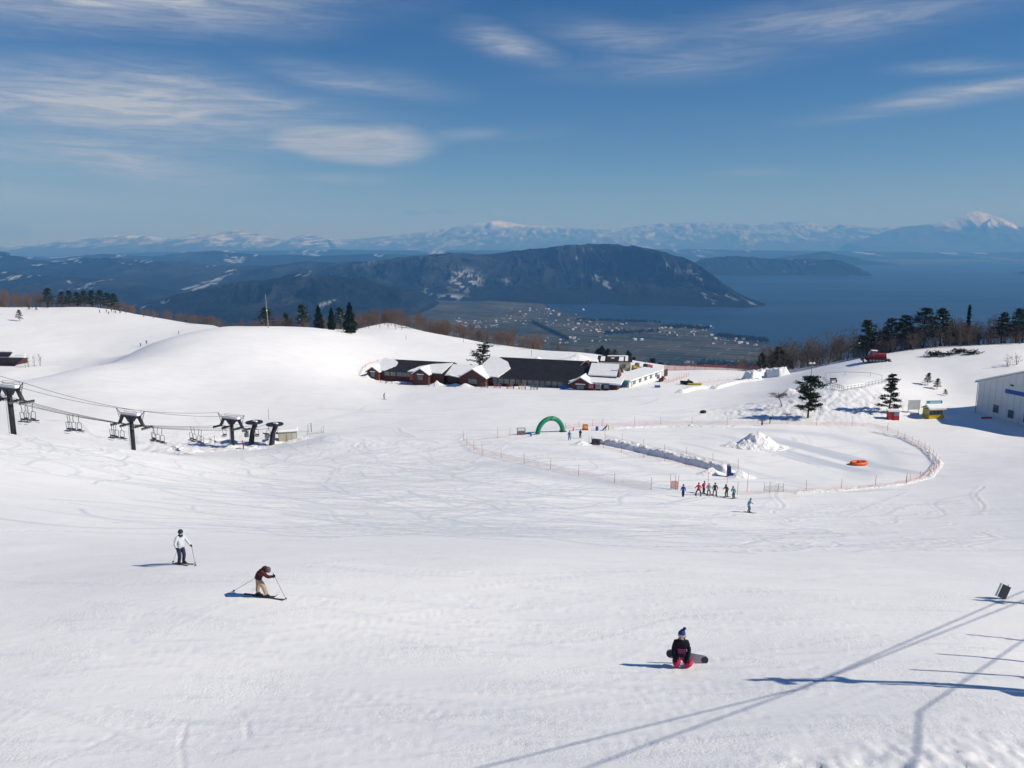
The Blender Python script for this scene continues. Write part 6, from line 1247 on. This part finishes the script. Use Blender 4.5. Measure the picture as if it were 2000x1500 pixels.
# group by the play area
A_out = ((.34, -.02, 1.15), (.45, -.15, 1.02), (.50, -.2, .98)); A_hip = ((.36, .03, 1.14), (.26, -.12, 1.0), (.2, -.15, .98)); A_back = ((.33, .12, 1.12), (.3, .2, .95), (.28, .22, .88))
GP = ((1334, 971, stand(.05, .06, .02, h=.97), dict(jacket=ROYAL, pants=NAVY), NAVY, 2.9, 'person in a royal blue jacket standing alone left of the skier group'),
      (1364, 968, stand(.05, .3, .02, A_hip, A_out, 1.0), dict(jacket=REDJ, pants=CHAR), BLK, 3.0, 'skier in a red jacket with legs apart, left end of the group'),
      (1374, 964, stand(.05, .1, .04, A_hip, A_back, 1.02), dict(jacket=REDJ, pants=CHAR), STEELB, .6, 'skier in a red jacket standing behind the other red one'),
      (1384, 968, stand(.05, .17, .04, A_out, A_hip, .98), dict(jacket=GREYJ, pants=CHAR), GREYJ, 2.6, 'skier in a pale grey jacket in the middle of the group'),
      (1396, 968.5, stand(.0, .2, .03, A_back, A_back, 1.03), dict(jacket=OLIVE, pants=CHAR), BLK, 3.1, 'skier in a dark olive jacket seen from behind'),
      (1419, 970.5, stand(.18, .14, .1, A_out, A_hip, 1.0), dict(jacket=MOSS, pants=CHAR), BLK, -1.0, 'skier in a moss green jacket leaning left'),
      (1433, 973.5, stand(.2, .1, .12, A_hip, A_out, .97), dict(jacket=AQUA, pants=OLIVE), BLK, -.9, 'skier in an aqua jacket, right end of the group'),
      (1462, 1001, stand(.12, .17, .08, A_hip, A_out, 1.03), dict(jacket=SKYB, pants=STEELB), STEELB, .8, 'skier in a blue jacket standing nearer, apart from the group'),
      (1112, 860, stand(.03, .13, .02, h=1.02), dict(jacket=SKYB, pants=NAVY), NAVY, 2.8, 'person in a blue jacket standing right of the green arch'),
      (1133, 856, stand(.1, .14, .06, A_hip, A_out, .95), dict(jacket=CHAR, pants=BLK), BLK, 2.4, 'person in dark clothes by the snow heap near the arch'),
      (1488, 831, stand(.2, .12, .1, A_out, A_hip, .8), dict(jacket=fab('salmon', (.5, .16, .1)), pants=CHAR), CHAR, .5, 'child in a salmon jacket at the foot of the knoll'),
      (1503, 827, stand(.45, .14, .12, A_out, A_hip, 1.0), dict(jacket=fab('deep_green', (.02, .05, .045)), pants=CHAR), BLK, 1.2, 'person in dark green bending beside the child at the knoll'),
      (750, 780, stand(.12, .12, .1, A_hip, A_back, 1.0), dict(jacket=CHAR, pants=NAVY), BLK, 1.4, 'lone dark skier gliding across the snow left of the lodge'),
      (476, 877, stand(.1, .08, .05, A_hip, A_out, .98), dict(jacket=fab('worker_red', (.34, .05, .05)), pants=CHAR), fab('worker_red', (.34, .05, .05)), -1.1, 'lift worker in a dull red jacket at the lift station'))
for px, py, J, cols, hat, rz, lab in GP:
    sk = None if 'alone left' in lab or 'arch' in lab or 'child' in lab or 'worker' in lab or 'bending' in lab else (SKI_D if 'lone dark' not in lab else SKI_D)
    o = person(px, py, J, cols, lab, rz, hat, 1, 1.1, snow_skis=sk, who='the ' + lab)
    if 'apart from' in lab: m = MB(); m.tube([(0, J['pelvis'][1], J['pelvis'][2] - .06), (0, J['waist'][1], J['waist'][2] + .02)], [.205, .2], 12); m.build('jacket_hem', fab('hem_white', (.55, .55, .5)), o, smooth=True)
# far skiers on the left slope
FB = [(body_mesh(stand(.15, .14, .1, A_out, A_hip), [c, CHAR, BLACK, BLACK, SKIN], 1, 1.15)) for c in (CHAR, STEELB, BROWN, NAVY)]
for i, (px, py, lab) in enumerate(((195, 611, 'leftmost skier of the cluster near the far crest'), (208, 610, 'far skier standing second from the left of the cluster'), (212, 614, 'far skier slightly lower in the cluster near the crest'), (218, 609, 'far skier in the middle of the crest cluster'), (223, 611, 'far skier just right of the cluster middle'), (226, 612, 'far skier beside the one sitting on the crest'), (236, 612, 'far skier right of centre in the crest cluster'), (246, 612, 'rightmost skier of the crest cluster'), (281, 619, 'far skier descending right of the crest cluster'), (300, 622, 'second far skier descending below the brush'), (363, 630, 'far skier at the skyline below the end of the brush'), (349, 653, 'far skier just above the mound silhouette'), (286, 672, 'far skier low on the slope near the mound edge'), (275, 677, 'lowest far skier half hidden by the mound edge'), (234, 611, 'far skier crouching at the centre of the crest cluster'))):
    o = link('person', FB[i % 4], None, hit(px, py), i * 1.3); tag(o, lab, 'person', 'skiers on the far slope')

# ------------------------------------------------------------------ villages on the plain
HW = [mat('house_wall_%d' % i, c, .8) for i, c in enumerate(((.42, .41, .38), (.28, .27, .24), (.52, .52, .52)))]; HR = [mat('house_roof_%d' % i, c, .6) for i, c in enumerate(((.10, .11, .13), (.16, .10, .08), (.45, .46, .48)))]
def house_mesh(k):
    L_, W_, H_ = ((13, 9, 5.5), (18, 11, 6), (26, 15, 8))[k]; m = MB(); m.box((0, 0, H_ / 2), (L_, W_, H_)); s = MB()
    m.poly([(-L_ / 2, -W_ / 2, H_), (-L_ / 2, W_ / 2, H_), (-L_ / 2, 0, H_ + W_ * .3)], (L_, 0, 0), 0)
    for sg in (-1, 1): p = [(-L_ / 2 - 1, sg * (W_ / 2 + 1), H_ - .5), (L_ / 2 + 1, sg * (W_ / 2 + 1), H_ - .5), (L_ / 2 + 1, 0, H_ + W_ * .3 + .2), (-L_ / 2 - 1, 0, H_ + W_ * .3 + .2)]; m.poly(p if sg < 0 else p[::-1], (0, 0, .3), 1)
    return m
HM = [house_mesh(k % 3).mesh('house', [HW[k % 3], HR[(k * 2 + k // 3) % 3]]) for k in range(6)]
r3 = random.Random(17)
def village(n, px0, px1, py0, py1, lab, grp, slope=0.):
    for _ in range(n):
        px = r3.uniform(px0, px1); py = r3.uniform(py0, py1) + slope * (px - px0); p = plane_hit(px, py, LAKE + 3); p.z = LAKE + 3
        o = link('house', HM[r3.randrange(6)], None, p, r3.choice((.5, .52, 2.08, .3)) + r3.uniform(-.1, .1)); s = r3.uniform(.42, .8); o.scale = (s, s, s * 1.1); tag(o, lab, 'house', grp)
village(70, 985, 1140, 600, 634, 'tiny pale house in the valley town at the foot of the mountain', 'houses of the valley town', .02)
village(48, 885, 990, 622, 642, 'tiny pale house in the village under the wooded hill', 'houses under the wooded hill')
village(45, 1110, 1270, 628, 648, 'tiny house along the lakeside road right of the town', 'houses along the lakeside road', .02)
village(50, 1285, 1400, 636, 656, 'tiny house in the village on the lake cape', 'houses on the lake cape')
village(24, 1390, 1480, 662, 675, 'tiny house beside the shore left of the bare wood', 'houses by the shore'); village(30, 1060, 1270, 660, 674, 'tiny farmhouse in a row among the fields', 'farmhouses among the fields', -.03); village(20, 1330, 1450, 706, 716, 'tiny farmhouse seen just above the plateau edge', 'farmhouses above the plateau edge')
# shelter belts of trees on the plain
def belt(px0, py0, px1, py1, n, lab, jit=1.2):
    it = []
    for i in range(n):
        t = r3.random(); p = plane_hit(px0 + (px1 - px0) * t, py0 + (py1 - py0) * t + r3.gauss(0, jit), LAKE + 3); it.append((*PA_LOW[i % 2], Vector((p.x, p.y, LAKE + 2)), (1.6, 1.5), i))
    merged('tree_belt', it, CYP, lab)
def low_tree(seed):
    m = MB(); r = random.Random(seed)
    for _ in range(40): leaf_clump(m, (r.gauss(0, 2), r.gauss(0, 2), abs(r.gauss(5, 2.4))), 1, 1, 2.6, 0, r)
    return tri_arrays(m)
PA_LOW = [low_tree(1), low_tree(2)]
belt(1040, 630, 1110, 664, 170, 'dark line of trees crossing the fields below the town', .8); belt(1290, 637, 1385, 642, 150, 'dark trees along the lake cape'); belt(1400, 656, 1500, 666, 190, 'dark trees along the shore left of the bare wood'); belt(1120, 624, 1290, 630, 120, 'dark trees along the near lake shore', .7); belt(1180, 652, 1290, 647, 90, 'dark grove between the lakeside road and the fields', 1.4); belt(1360, 712, 1480, 716, 120, 'dark grove just above the plateau edge', 3)
